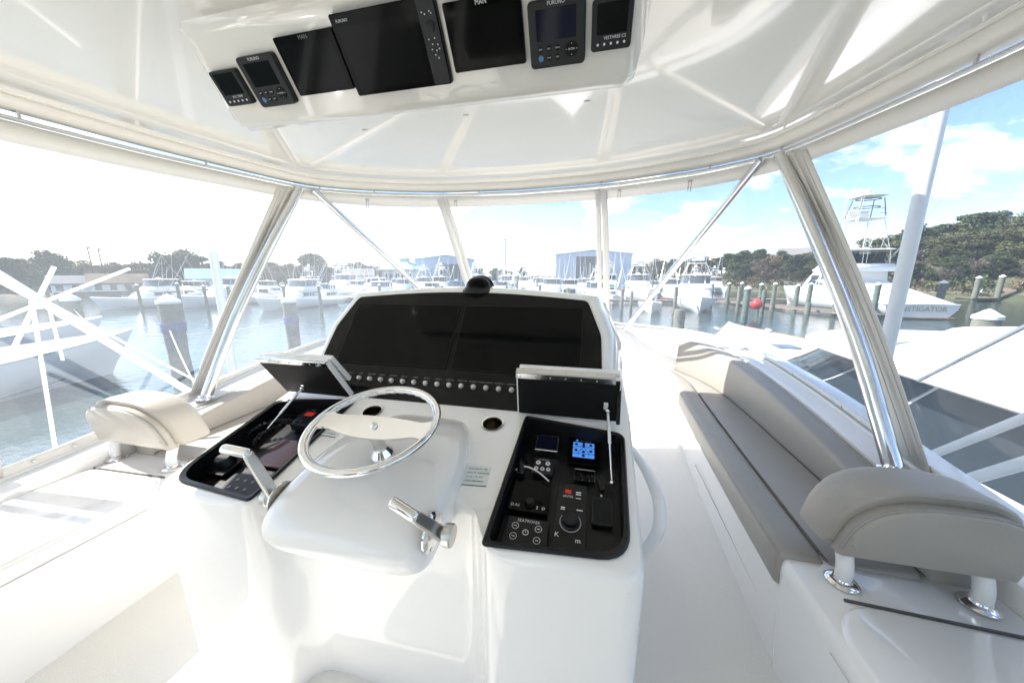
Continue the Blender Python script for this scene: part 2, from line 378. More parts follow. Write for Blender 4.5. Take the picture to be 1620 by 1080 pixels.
def window(name_label, fn, group, borders=(1, 1), bw=.035, val=.056, n=14):
    base = fn(.5, 0); w_ = empty('window_panel', base, name_label, 'window', group)
    MB().grid(fn, n, 8).build('pane', 'clear_vinyl', w_, ang=180)
    inw = lambda u, v, d=.006: fn(u, v) - V(fn(u, v).x, fn(u, v).y-1, 0).normalized()*d
    MB().grid(lambda u, v: inw(u, 1-val*(1-v)), n, 1).build('valance', 'vinyl_white', w_, ang=180, solid=.003)
    MB().grid(lambda u, v: inw(u, .03*v), n, 1).build('lower_border', 'vinyl_white', w_, ang=180, solid=.003)
    Lh = (fn(0, .5)-fn(1, .5)).length
    for e, on in zip((0, 1), borders):
        if not on: continue
        d = bw/Lh if Lh > 0 else .02
        MB().grid(lambda u, v: inw((u*d if e == 0 else 1-u*d), v*.985, .008), 1, 8).build('side_border', 'vinyl_white', w_, ang=180, solid=.004)
    for e, on in zip((0, 1), borders):
        d = .5*bw/Lh; MB().tube([inw((d if e == 0 else 1-d), .02+.95*k/10, .0125) for k in range(11)], .0024, 4).build('zip', 'zip_grey', w_)
    for k in range(1, 8): MB().lathe([(.007, 0), (.007, .003), (.004, .006), (0, .0065)], inw(k/8, .016, .010), axis_rot(V(-fn(k/8, 0).x, 1-fn(k/8, 0).y, 0)), 8).build('snap_fastener', 'steel', w_)
    return w_
G = 'clear vinyl windows around the flybridge'
for fl, sd_ in ((False, 'grey bench'), (True, 'cream headrest')):
    window(f'clear vinyl side window beyond the {sd_}, from pipe back to the camera', pane(s_mid, s_pipe, r_mid, r_pipe, fl), G, borders=(1, 1), bw=.05)
    window(f'clear vinyl corner window ahead of the thick pipe by the {sd_}', pane(s_pipe, s_mul, r_pipe, r_mul, fl), G, borders=(1, 1), bw=.045)
for fl, sd_ in ((False, 'right'), (True, 'left')):
    window(f'clear vinyl side window behind the camera on the {sd_} side', pane(.03, s_mid-.002, .03, r_mid-.002, fl), 'side windows behind the camera', borders=(1, 1), bw=.05)
def front(u, v):
    uu = abs(1-2*u); s0 = 1-(1-s_mul)*uu; r0 = 1-(1-r_mul)*uu
    a = sill_at(s0); b = rail_at(r0); q = a.lerp(b, v); q = q + V(0, 1, 0)*.02*math.sin(math.pi*v)
    return V(-q.x if u < .5 else q.x, q.y, q.z)
window('clear vinyl window straight ahead above the dashboard', front, G, borders=(1, 1), bw=.045)
# buckles hanging from the valances
for x, y, wh in ((-1.12, 2.36, 'leftmost, by the left diagonal pipe'), (-.49, 2.57, 'beside the left window post'), (.72, 2.50, 'beside the right window post'), (1.12, 2.36, 'rightmost, by the right diagonal pipe')):
    m = MB().box((x-.008, y, 1.985), (.004, .006, .06)).box((x+.008, y, 1.985), (.004, .006, .06)).box((x, y, 2.015), (.024, .01, .012))
    tag(m.build('strap_buckle', 'zip_grey', None), f'small hanging strap buckle under the roof rail, {wh}', 'buckle', 'buckles under the front roof rail')

# ================================================================== overhead electronics pod
pod = empty('electronics_pod', (0, 1.0, 2.15), 'white overhead pod on the ceiling holding a row of black displays', 'electronics pod')
def podsec(x, e):
    # e 0..1 shrink toward the ceiling near the ends; the soffit behind the face narrows
    P_ = [(.46, 2.20, .66), (.50, 2.168, .68), (.845, 2.128, .955), (.868, 2.122, .96), (.880, 2.109, .963), (1.0, 1.95, 1), (1.014, 1.941, 1), (1.032, 1.940, 1), (1.06, 1.952, 1), (1.12, 2.02, .99), (1.24, 2.165, .97), (1.27, 2.20, .97)]
    o_ = []
    for y, z, kx in P_:
        zz_ = 2.18 - (2.18-z)*e; yy = 1.0 + (y-1.0)*(.85+.15*e); o_.append(V(x*kx, yy, zz_))
    return o_
xs = [(-.685, .0), (-.675, .35), (-.660, .7), (-.640, .93), (-.61, 1), (.61, 1), (.640, .93), (.655, .7), (.668, .35), (.676, .0)]
MB().loft([podsec(x, e) for x, e in xs]).build('housing', 'ceiling_gel', pod, ang=50)
def plate(F, x0, x1, s0, s1, r, h0, h1, n=4):
    return MB().prism(rrect(x0, x1, s0, s1, r, n), lambda a, b: F(a, b, h0), lambda a, b: F(a, b, h1))
def disc(F, x, s, r, h0, h1, n=12):
    return MB().prism([(x+r*math.cos(2*math.pi*i/n), s+r*math.sin(2*math.pi*i/n)) for i in range(n)], lambda a, b: F(a, b, h0), lambda a, b: F(a, b, h1))
def fr(F, x, s, h=.0005):
    o_ = F(x, s, h); return (o_, F(x+.1, s, h)-o_, F(x, s+.1, h)-o_)
def small_gauge(x0, x1, s0, s1, name, label):
    d = plate(OP, x0, x1, s0, s1, .007, -.004, .016).build('display', 'bezel_grey', pod, bevel=.003); d['label'] = label
    w_ = x1-x0; h_ = s1-s0
    plate(OP, x0+.13*w_, x1-.13*w_, s0+.33*h_, s1-.08*h_, .002, .015, .0168).build('screen', 'screen_glass', d)
    for i in range(5): disc(OP, x0+w_*(.17+.165*i), s0+.14*h_, .0028, .016, .0175, 8).build('button', 'print_white', d)
    text(name, .0085, fr(OP, (x0+x1)/2+.008, s0+.26*h_, .0165), 'print_white', d)
def multi(x0, x1, s0, s1, scr, label):
    d = plate(OP, x0, x1, s0, s1, .010, -.004, .018).build('display', 'bezel_grey', pod, bevel=.004); d['label'] = label
    w_ = x1-x0; h_ = s1-s0
    plate(OP, x0+.14*w_, x1-.16*w_, s0+.42*h_, s1-.13*h_, .002, .017, .0188).build('screen', scr, d)
    text('FURUNO', .010, fr(OP, (x0+x1)/2, s1-.065*h_, .0185), 'print_white', d)
    for i, t in enumerate(('DISP', 'BRT', 'MENU', '', 'STBY', 'ENT')):
        bx, by = x0+w_*(.2+.155*(i % 3)), s0+h_*(.30-.14*(i//3))
        disc(OP, bx, by, .0065, .017, .0195, 10).build('button', 'button_blue' if i == 3 else 'black_matte', d)
        if t: text(t, .0042, fr(OP, bx, by, .0198), 'print_white', d)
    disc(OP, x0+.76*w_, s0+.25*h_, .0155, .017, .020, 16).build('cursor_pad', 'black_matte', d)
    text('ENTER', .0055, fr(OP, x0+.76*w_, s0+.25*h_, .0203), 'print_white', d)
    for dx, dy in ((0, .0105), (0, -.0105), (.0125, 0), (-.0125, 0)): disc(OP, x0+.76*w_+dx, s0+.25*h_+dy, .0014, .02, .0205, 3).build('arrow_mark', 'print_white', d)
small_gauge(-.602, -.502, .050, .138, 'EVC TEMP', 'small gauge at the left end of the overhead pod')
multi(-.480, -.350, .036, .158, 'screen_glass', 'second display from the left with keys and a round pad')
d = plate(OP, -.328, -.138, .051, .183, .005, -.004, .014).build('display', 'black_gloss', pod, bevel=.002); d['label'] = 'square glossy display left of the largest one'
plate(OP, -.318, -.15, .06, .165, .002, .0135, .0146).build('screen', 'screen_glass', d)
text('MAN', .013, fr(OP, -.232, .1745, .0145), 'print_grey', d)
d = plate(OP, -.132, .160, .033, .205, .005, -.004, .018).build('display', 'black_gloss', pod, bevel=.002); d['label'] = 'largest display in the overhead pod, key strip on its right'
plate(OP, -.118, .098, .045, .178, .002, .0175, .0186).build('screen', 'screen_glass', d)
plate(OP, .112, .157, .036, .202, .003, .0175, .0195).build('key_strip', 'bezel_grey', d)
text('FURUNO', .0085, fr(OP, -.098, .19, .0186), 'print_white', d)
for i, (bx, by) in enumerate(((.122, .178), (.129, .174), (.142, .178), (.146, .174), (.125, .128), (.141, .129), (.132, .118), (.146, .116), (.128, .108), (.140, .105), (.148, .108), (.134, .097), (.141, .09))):
    disc(OP, bx, by, .0017, .019, .0201, 6).build('key', 'print_white', d)
MB().lathe([(.011, 0), (.011, .004), (.007, .005)], OP(.137, .152, .019), axis_rot(OP(0,0,1)-OP(0,0,0)), 14).build('knob', 'black_plastic', d)
d = plate(OP, .175, .368, .053, .186, .005, -.004, .014).build('display', 'black_gloss', pod, bevel=.002); d['label'] = 'square glossy display right of the largest one'
plate(OP, .186, .356, .062, .168, .002, .0135, .0146).build('screen', 'screen_glass', d)
text('MAN', .013, fr(OP, .272, .177, .0145), 'print_white', d)
multi(.381, .516, .038, .162, 'screen_blue', 'second display from the right with a deep blue screen')
small_gauge(.530, .622, .055, .146, 'VESTHREE CS', 'small gauge at the right end of the overhead pod')

# ================================================================== helm console
hc = empty('helm_console', (0, 1.0, DZ), 'white moulded helm console in the middle of the flybridge', 'helm console')
pl = rpoly([(-.695,.618),(-.345,.618),(-.285,.73),(.285,.73),(.345,.618),(.695,.618),(.715,1.2),(.70,1.75),(-.70,1.75),(-.715,1.2)], [.05,.05,.06,.06,.05,.05,.05,.15,.15,.05], 5)
def inpl(k): return [(x*(1-k*.012/.6), y + (1.15-y)*k*.02) for x, y in pl]
bd = MB().loft([[V(x, y+.012, DZ-.005) for x, y in pl], [V(x, y+.006, .45) for x, y in pl], [V(x, y, ztop(y)-.030) for x, y in pl], [V(x, y, ztop(y)-.012) for x, y in inpl(.25)], [V(x, y, ztop(y)-.003) for x, y in inpl(.7)], [V(x, y, ztop(y)) for x, y in inpl(1.4)]])
body = bd.build('body', 'gelcoat', hc, ang=50)
BXR = [(.345,.638),(.655,.660),(.672,1.045),(.358,1.088)]
def boxpoly(s, grow=0):
    cx_ = .508; cy_ = .86
    pts = [(cx_+(x-cx_)*(1+grow/.16), cy_+(y-cy_)*(1+grow/.21)) for x, y in BXR]
    pts = rpoly(pts, [.015,.07,.03,.015], 6); return [(s*x, y) for x, y in pts]
for s in (1, -1):
    cut(body, MB().prism(boxpoly(s), lambda a, b: C(a, b, -.075), lambda a, b: C(a, b, .1)))
for cxx in (-.24, .24):
    cut(body, MB().lathe([(.0355, -.072), (.0355, .05)], C(cxx, 1.046, 0), axis_rot((0, -.238, .971)), 28))
    ch = MB().lathe([(.0, -.068), (.033, -.068), (.0345, -.06), (.0345, .001), (.041, .002), (.0415, .0005), (.0405, -.0005), (.0352, -.001), (.0352, -.069), (0, -.069)], C(cxx, 1.046, .0015), axis_rot((0, -.238, .971)), 32).build('cup_holder', 'steel', hc, ang=30)
    MB().lathe([(.0, -.058), (.0335, -.058), (.0338, -.004), (.0343, -.004), (.0343, -.060), (.0, -.060)], C(cxx, 1.046, .0015), axis_rot((0, -.238, .971)), 28).build('liner', 'cup_dark', ch)
# steering mound
def sgn(x): return -1 if x < 0 else 1
def sell(a, b, c, e1, e2, rot, cen_, nu=28, nv=48):
    def fn(u, v):
        t = -math.pi/2 + math.pi*u; w_ = -math.pi + 2*math.pi*v
        p = lambda q, e: sgn(q)*abs(q)**e
        return cen_ + rot @ V(a*p(math.cos(t), e1)*p(math.cos(w_), e2), b*p(math.cos(t), e1)*p(math.sin(w_), e2), c*p(math.sin(t), e1))
    return fn
BP = [(1.07, ztop(1.07)-.02), (1.045, ztop(1.045)+.004), (1.0, .952), (.94, .960), (.86, .957), (.76, .945), (.68, .931), (.62, .913), (.575, .888), (.547, .858), (.537, .828), (.543, .801), (.562, .784), (.59, .777), (.66, .775), (.76, .78), (.95, .82)]
BP = [(p.x, p.y) for p in cr([V(a, b, 0) for a, b in BP], 3)]
def barrel(x):
    q = min(1, abs(x)/.226); s_ = (1-q**5)**(1/5); inn_ = .085*(1-s_); o_ = []
    for y, z in BP:
        cy_ = min(max(y, .66), 1.0); cz_ = .848 if y < .72 else ztop(y)-.04
        d_ = V(0, y-cy_, z-cz_); l_ = d_.length
        p_ = V(x, cy_, cz_) + d_*(max(.02, l_-inn_)/l_ if l_ > 1e-4 else 1)
        p_.x *= 1-.34*min(1, max(0, (p_.y-.78)/.28))**1.6; o_.append(p_)
    return o_
xsb = [.226*math.sin(math.pi/2*(-1+2*i/40)) for i in range(41)]
MB().loft([barrel(x) for x in xsb]).build('steering_mound', 'gelcoat', hc, ang=60)
# dash
dp = [(-.60, -.03), (.60, -.03), (.612, .16), (.606, .32), (.548, .482)] + [(.548-1.096*i/10, .482+.036*math.sin(math.pi*i/10)) for i in range(1, 10)] + [(-.548, .482), (-.606, .32), (-.612, .16)]
def dring(h, k, top, dx=0, drop=0):
    return [D(x*k + (dx if x > 0 else -dx), (s-.2)*k*top+.2-(.2-.2*top) - drop, h) for x, s in dp]
sh = MB().loft([dring(.004, 1.0, 1.0), dring(.006, 1.02, 1.0), dring(.0, 1.045, 1.03), dring(-.02, 1.07, 1.05), dring(-.10, 1.14, 1.04), dring(-.25, 1.18, .86), dring(-.42, 1.16, .5)])
sh.build('dash_housing', 'gelcoat', hc, ang=50)
da = MB().prism(rpoly(dp, .02, 3), lambda a, b: D(a, b, .003), lambda a, b: D(a*.997, b, .009)).build('dash_panel', 'dash_black', hc)
for x0, x1 in ((-.532, -.006), (.012, .534)):
    pb = plate(D, x0, x1, .135, .445, .004, .008, .0135).build('screen_bezel', 'black_matte', da)
    plate(D, x0+.006, x1-.006, .141, .439, .003, .013, .0145).build('screen_glass', 'screen_glass', da)
nd = (D(0,0,1)-D(0,0,0))
SWL = ['HORN', 'NAV', 'ANCHOR', 'SPREAD', 'COCKPIT', 'BRIDGE', 'WIPER', 'BILGE 1', 'BILGE 2', 'LIVEWELL', 'FRESH PMP', 'TOWER LTS', 'BOW THRUST', 'COURTESY', 'UNDERWTR', 'RAW WTR', 'WASH']
for i in range(17):
    x = -.436 + .0511*i
    MB().lathe([(.0105, 0), (.0105, .004), (.0095, .006), (.008, .0065), (.0075, .013), (.006, .0145), (0, .0147)], D(x, .068, .009), axis_rot(nd), 14).build('switch', 'brushed', da)
    text(SWL[i], .0082, fr(D, x, .090, .0092), 'print_grey', da)
# white plaques with lettering
for i, (x, y, rz_, body_t) in enumerate(((.258, .820, 4, 'VHN Hull PC MD\nDOC ID WDN6344\nCI No 1131024\nMMSI 368208830'), (-.315, .93, -2, 'VHN Hull PC MD\nDOC ID WDN6344\nCI No 1131024\nMMSI 368208830'))):
    c, s_ = math.cos(R(rz_)), math.sin(R(rz_))
    F = lambda a, b, h=0, x=x, y=y, c=c, s_=s_: C(x+a*c-b*s_, y+a*s_+b*c, h)
    p = plate(F, -.036, .036, -.034, .034, .002, .0, .0022).build('plaque', 'plaque', hc); p['label'] = 'pale plaque with registration lettering' if i == 0 else 'pale plaque beside the left equipment tray'
    for q in ((0, -.0343),): plate(F, -.036, .036, -.0352, -.0338, .0002, 0, .0021).build('plaque_edge', 'print_black', p)
    for li, line in enumerate([l for l in body_t.split('\n') if l]): text(line, .0078, fr(F, -.030, .022-.0145*li, .0024), 'print_black', p, align='LEFT')
# grab rail on the outboard side
MB().tube(cr([(.69, 1.34, .76), (.735, 1.30, .775), (.755, 1.12, .815), (.765, .94, .836), (.768, .885, .82), (.768, .872, .77), (.765, .905, .70), (.752, .98, .58), (.735, 1.03, .52), (.69, 1.05, .50)], 5), .0165, 14).build('grab_rail', 'alu_white', hc)
for x, y in ((.40, .612), (.66, .615)): MB().lathe([(.006, 0), (.006, .002), (.003, .003)], (x, .6215, .795), rm(90, 0, 0), 12).build('screw_cap', 'rim_cream', hc)
# compass
cp = empty('compass', D(.04, .56, 0), 'black domed compass on top of the dashboard', 'compass')
c0 = V(.045, 1.50, 1.372)
MB().lathe([(.076, 0), (.076, .010), (.071, .016), (.066, .020), (.064, .026)], c0, n=32).build('base', 'black_plastic', cp)
MB().lathe([(.060, .018), (.059, .030), (.054, .046), (.044, .060), (.03, .069), (.014, .073), (0, .0735)], c0, n=32).build('dome', 'black_gloss', cp, ang=80)
MB().grid(lambda u, v: c0 + rm(0, 0, 0) @ V(.0665*math.cos(math.pi*u)*math.cos(R(8+80*v)), .03+.058*math.sin(math.pi*u)*math.cos(R(8+80*v)), .018+.062*math.sin(R(8+80*v))), 20, 8).build('hood', 'black_plastic', cp, solid=.004, ang=80)
# ------------------------------------------------------------------ equipment boxes
def T(x, y, h=0): return C(x, y, -.052+h)
def equip(s, label, apex, tilt_lab):
    e = empty('equipment_box', C(s*.51, .86, -.06), label, 'equipment box')
    pin = boxpoly(s, -.002); pout = boxpoly(s, .012)
    fl = MB().loft([[C(a, b, .004) for a, b in pout], [C(a, b, .010) for a, b in boxpoly(s, .008)], [C(a, b, .006) for a, b in pin], [C(a, b, -.055) for a, b in pin], [C(a, b, -.060) for a, b in boxpoly(s, -.004)]], cap='end')
    fl.build('tray', 'black_plastic', e, ang=30)
    # two-leaf lid: the leaf facing us, and one folded behind it
    x0, x1 = (.318, .668) if s > 0 else (-.690, -.372)
    yb, zb = 1.098, ztop(1.098)+.012; ya, za = apex
    up = V(0, ya-yb, za-zb); ln = up.length; up.normalize(); nr = V(0, -up.z, up.y)
    F = lambda a, b, h=0: V(a, yb, zb) + up*b + nr*h
    lid = plate(F, x0, x1, .0, ln, .004, -.026, -.004).build('lid', 'gelcoat', e, bevel=.004)
    plate(F, x0+.006, x1-.006, .004, ln-.004, .003, -.005, .0).build('lid_liner', 'black_matte', lid)
    xe = x1-.012 if s > 0 else x0+.002
    if s > 0: MB().box((V(xe+.006, 0, 0) + F(0, ln*.45, .006)), (.012, .012, ln*.8), rm(math.degrees(math.atan2(-up.y, up.z)) * -1, 0, 0)).build('gasket', 'black_plastic', lid)
    hg = plate(F, x0, x1-.02 if s > 0 else x1, ln-.016, ln+.002, .001, -.001, .0015).build('hinge', 'steel', e)
    up2 = V(0, .55, .35).normalized() if s > 0 else V(0, .75, .12).normalized()
    n2 = V(0, -up2.z, up2.y)
    A = F(0, ln+.004, 0)
    F2 = lambda a, b, h=0: V(a, A.y, A.z) + V(0, up2.y, up2.z)*b + V(0, n2.y, n2.z)*h
    plate(F2, x0, x1-.02 if s > 0 else x1, .0, .020, .001, -.001, .002).build('hinge', 'steel', e)
    leaf = plate(lambda a, b, h=0: V(a, A.y, A.z) + V(0, .62, -.78)*b + V(0, .78, .62)*h, x0+.004, x1-.004, .015, .16, .004, .03, .05).build('folded_leaf', 'gelcoat', e, bevel=.004)
    for i in range(7):
        xx = x0 + (x1-x0)*(.05+.145*i)
        for Fh, bb in ((F, ln-.007), (F2, .011)): disc(Fh, xx, bb, .0026, .001, .0028, 8).build('hinge_screw', 'zip_grey', hg)
    return e, F, ln, x0, x1
def strut(e, a, b, r=.0055):
    a, b = Vector(a), Vector(b); g = MB().tube([a.lerp(b, .0), a.lerp(b, .55)], r*.55, 10).build('gas_strut', 'chrome', e)
    MB().tube([a.lerp(b, .5), a.lerp(b, .96)], r, 12).build('cylinder', 'steel', g)
    for p in (a, b): MB().grid(sell(.008, .008, .008, 1, 1, Matrix.Identity(3), p), 8, 12).build('ball_joint', 'chrome', g, ang=180)
    MB().box(b+V(-.006, .01, .012), (.014, .004, .026)).build('bracket', 'steel', g)
eb, F, ln, x0, x1 = equip(1, 'open black equipment tray on the right of the wheel, packed with instruments', (1.072, 1.120), '')
strut(eb, T(.640, .895, .012), F(.628, .05, .012))
def dev(nm, x0, x1, y0, y1, h, m, parent=None, r=.004, bevel=.0015):
    return plate(T, x0, x1, y0, y1, r, .0, h).build(nm, m, parent or eb, bevel=bevel)
d = dev('camera_screen', .398, .474, .985, 1.058, .018, 'chrome'); d['label'] = 'chrome framed square screen'
plate(T, .403, .469, .992, 1.053, .002, .017, .0192).build('screen', 'screen_blue', d)
d = dev('thruster_pad', .404, .468, .895, .958, .012, 'bezel_grey'); d['label'] = 'grey keypad with five round buttons'
for (x, y, r_, mm) in ((.419, .935, .0075, 'print_red'), (.449, .935, .0075, 'button_blue'), (.416, .912, .0065, 'print_white'), (.435, .912, .0065, 'print_white'), (.453, .912, .0065, 'print_white')):
    k = disc(T, x, y, r_, .011, .0145).build('button', 'print_white', d); disc(T, x, y, r_*.5, .0145, .0148, 4).build('mark', mm if mm != 'print_white' else 'bezel_grey', d)
plate(T, .42, .452, .9485, .9515, .0005, .012, .0123).build('lettering', 'print_grey', d)
d = dev('system_screen', .508, .606, .952, 1.066, .012, 'black_gloss'); d['label'] = 'blue lit vessel control screen'
plate(T, .522, .590, .978, 1.044, .002, .0115, .0128).build('screen', 'lcd_blue', d)
for a in (((.556, 1.044), (.556, 1.022)), ((.556, 1.030), (.522, 1.018)), ((.556, 1.030), (.590, 1.018)), ((.556, 1.024), (.538, .996)), ((.556, 1.024), (.574, .996)), ((.522, .994), (.590, .994))):
    p, q = V(*a[0], 0), V(*a[1], 0); t_ = (q-p).normalized(); n_ = V(-t_.y, t_.x, 0)*(.0011 if a[0][0] != a[1][0] else .004)
    MB().add([T((p+n_).x, (p+n_).y, .0131), T((p-n_).x, (p-n_).y, .0131), T((q-n_).x, (q-n_).y, .0131), T((q+n_).x, (q+n_).y, .0131)], [(0, 1, 2, 3)]).build('screen_line', 'lcd_dark', d, fix=False)
for (x, y) in ((.532, 1.034), (.579, 1.034), (.532, 1.008), (.579, 1.008), (.556, 1.003), (.556, .986)): disc(T, x, y, .0055, .0127, .0133, 12).build('screen_icon', 'lcd_dark', d)
for (x, y) in ((.545, 1.036), (.566, 1.036), (.546, 1.02), (.567, 1.02), (.54, .988), (.573, .988)): disc(T, x, y, .0018, .0127, .0133, 6).build('screen_icon', 'lcd_dark', d)
disc(T, .534, 1.053, .0045, .0118, .0128, 4).build('emblem', 'lcd_blue', d); text('SeaControl', .0075, fr(T, .563, 1.053, .0124), 'print_grey', d)
d = dev('toggle_panel', .532, .592, .893, .935, .006, 'black_gloss'); d['label'] = 'small black panel with two toggles'
for a, b in (((.532, .935), (.592, .935)), ((.532, .893), (.532, .935)), ((.592, .893), (.592, .935))): MB().tube([T(*a, .0065), T(*b, .0065)], .0009, 5).build('edge_trim', 'steel', d)
for x in (.552, .572): MB().tube([T(x, .915, .004), T(x+.002, .892, .024)], [.004, .0025], 8).build('toggle', 'black_plastic', d); MB().tube([T(x+.002, .889, .022), T(x+.003, .874, .03)], .0014, 6).build('toggle_tip', 'steel', d)
d = dev('chart_control', .355, .468, .762, .868, .014, 'black_gloss'); d['label'] = 'wide black panel with a rotary knob'
plate(T, .383, .455, .79, .862, .002, .0138, .0146).build('screen', 'black_gloss', d)
MB().lathe([(.0125, 0), (.0125, .008), (.010, .012), (.0, .0125)], T(.418, .786, .014), axis_rot(V(0, -.238, .971)), 20).build('knob', 'black_plastic', d)
for t_, x in (('D', .372), ('A1', .386), ('2', .440), ('D', .457)): text(t_, .0125, fr(T, x, .776, .0145), 'print_white', d)
d = dev('autopilot_control', .490, .570, .68, .872, .012, 'black_plastic'); d['label'] = 'tall black panel with a large ringed knob'
MB().lathe([(.024, 0), (.0245, .004), (.021, .006), (.0205, .018), (.016, .022), (0, .0225)], T(.530, .752, .012), axis_rot(V(0, -.238, .971)), 28).build('knob', 'black_plastic', d)
MB().tube([T(.530+.0265*math.cos(2*math.pi*i/32), .752+.0265*math.sin(2*math.pi*i/32), .0125) for i in range(32)], .0011, 5, closed=True).build('ring', 'zip_grey', d)
plate(T, .510, .527, .838, .850, .002, .0118, .0132).build('red_key', 'print_red', d)
for (x, y, w_, h_) in ((.547, .845, .014, .004), (.547, .838, .014, .003), (.547, .826, .014, .002), (.508, .792, .011, .003), (.508, .787, .011, .003), (.552, .790, .016, .003)): plate(T, x-w_/2, x+w_/2, y-h_/2, y+h_/2, .0005, .0118, .0124).build('key_print', 'print_white', d)
text('(AUTO)', .010, fr(T, .519, .828, .0122), 'print_white', d, sx=.8)
text('K', .018, fr(T, .499, .714, .0122), 'print_white', d); text('m', .018, fr(T, .551, .706, .0122), 'print_white', d)
d = dev('vent_panel', .583, .637, .762, .842, .008, 'bezel_grey'); d['label'] = 'ribbed grey panel'
for i in range(13): MB().tube([T(.588, .768+.0055*i, .0085), T(.632, .768+.0055*i, .0085)], .0011, 5).build('rib', 'black_matte', d)
disc(T, .609, .848, .004, .008, .010, 3).build('arrow_mark', 'print_white', d)
d = dev('power_keypad', .368, .478, .668, .748, .008, 'black_plastic'); d['label'] = 'black keypad with a power symbol and lettering'
text('SEATRONX', .0115, fr(T, .424, .738, .0082), 'print_white', d)
for x, y in ((.392, .722), (.452, .722), (.392, .694), (.452, .692)):
    MB().tube([T(x+.0085*math.cos(2*math.pi*i/18), y+.0085*math.sin(2*math.pi*i/18), .0084) for i in range(18)], .0008, 5, closed=True).build('key_ring', 'print_white', d)
    plate(T, x-.004, x+.004, y-.001, y+.001, .0004, .0082, .0087).build('key_print', 'print_white', d)
MB().tube([T(.421+.007*math.cos(R(120+300*i/16)), .708+.007*math.sin(R(120+300*i/16)), .0086) for i in range(17)], .0012, 5).build('power_symbol', 'print_white', d)
plate(T, .4202, .4218, .707, .717, .0004, .0082, .0092).build('power_symbol', 'print_white', d)
# handset and its cord
d = MB().tube(cr([T(.366, .93, .02), T(.372, .90, .028), T(.376, .87, .02)], 5), [.012]*11, 12).build('handset', 'black_plastic', eb)
MB().tube(cr([T(.357, .883, .025), T(.385, .893, .034), T(.425, .882, .032), T(.462, .858, .026)], 6), .0022, 6).build('white_cord', 'print_white', eb)
MB().tube(cr([T(.58, .902, .02), T(.60, .895, .024), T(.625, .888, .016), T(.648, .87, .01)], 5), .0018, 6).build('cable', 'black_plastic', eb)
MB().prism([(.612+.008*math.cos(2*math.pi*i/20), .895+.028*math.sin(2*math.pi*i/20)) for i in range(20)], lambda a, b: T(a, b, .004), lambda a, b: T(a, b, .010)).build('speaker_grille', 'bezel_grey', eb)

el, F, ln, x0, x1 = equip(-1, 'open black equipment tray on the left of the wheel, lid tilted toward us', (.985, 1.135), '')
strut(el, T(-.60, .86, .015), F(-.565, .055, .012))
def devl(nm, x0, x1, y0, y1, h, m, **k): return dev(nm, x0, x1, y0, y1, h, m, parent=el, **k)
d = devl('radio', -.545, -.40, .955, 1.055, .03, 'black_plastic'); d['label'] = 'black radio with a red lit display'
plate(T, -.528, -.488, 1.008, 1.030, .002, .029, .031).build('display', 'print_red', d)
text('FREQ', .009, fr(T, -.508, 1.042, .0305), 'print_grey', d)
for x in (-.525, -.505): plate(T, x-.006, x+.006, .968, .98, .002, .029, .032).build('key', 'bezel_grey', d)
disc(T, -.43, 1.01, .014, .029, .042, 16).build('knob', 'black_plastic', d)
pts = []
pa = cr([T(-.665, .87, .02), T(-.63, .915, .045), T(-.575, .95, .05), T(-.535, .955, .04), T(-.55, .91, .05), T(-.57, .87, .05), T(-.575, .84, .03)], 14)
for i, p in enumerate(pa):
    q = i*1.9; pts.append(p + V(math.cos(q)*.010, math.sin(q)*.010, math.sin(q)*.004))
MB().tube(pts, .0028, 5).build('coiled_cord', 'black_plastic', el)
d = devl('joystick_base', -.655, -.575, .72, .79, .010, 'black_plastic'); d['label'] = 'low base with a round black knob'
MB().lathe([(.030, 0), (.031, .004), (.028, .010), (.026, .024), (.022, .029), (0, .030)], T(-.617, .765, .010), axis_rot(V(0, -.238, .971)), 24).build('knob', 'black_plastic', d)
d = devl('thruster_keypad', -.535, -.40, .665, .735, .014, 'bezel_grey'); d['label'] = 'dark keypad at the near edge'
for i in range(3):
    for j in range(2): disc(T, -.50+.03*i, .685+.028*j, .005, .013, .0155).build('key', 'print_grey', d)
d = devl('chart_screen', -.52, -.40, .78, .90, .010, 'amber_glass'); d['label'] = 'dark red glossy panel under the cord'
# ------------------------------------------------------------------ steering wheel
sw = empty('steering_wheel', (0, .73, .93), 'polished metal steering wheel with one wide spoke bar', 'steering wheel')
WC = V(0, .73, 1.057); WR = .170; wt = R(14.25)
def WP(x, y, h=0): return WC + V(x, 0, 0) + V(0, math.cos(wt), math.sin(wt))*y + V(0, -math.sin(wt), math.cos(wt))*h
nn_ = 144
MB().tube([WP(WR*math.cos(2*math.pi*i/nn_), WR*math.sin(2*math.pi*i/nn_)) for i in range(nn_)], .0098, 14, closed=True).build('rim', 'chrome', sw, ang=180)
MB().tube([WP((WR-.0085)*math.cos(q), (WR-.0085)*math.sin(q), -.003) for q in [2*math.pi*i/nn_ for i in range(nn_)]], [.0055*(1+(.16 if 18 < i < 66 else 0)*math.sin(i*math.pi/2)) for i in range(nn_)], 8, closed=True).build('finger_grip', 'chrome', sw, ang=180)
def spoke(x):
    a = abs(x)/.165; wd = .030*(1-a**2*1.0)+.017 + (.030*max(0, (a-.72)/.28)**2)
    return wd
for_n = 24; top_ = [(-.165+.33*i/for_n) for i in range(for_n+1)]
poly = [(x, spoke(x)*.9) for x in top_] + [(x, -spoke(x)) for x in reversed(top_)]
m = MB()
for i in range(for_n):
    xa, xb = top_[i], top_[i+1]; dip = lambda x: -.010*(1-(abs(x)/.165)**2)
    pr_ = lambda x, h: [WP(x, spoke(x)*.9, h+dip(x)), WP(x, -spoke(x), h+dip(x))]
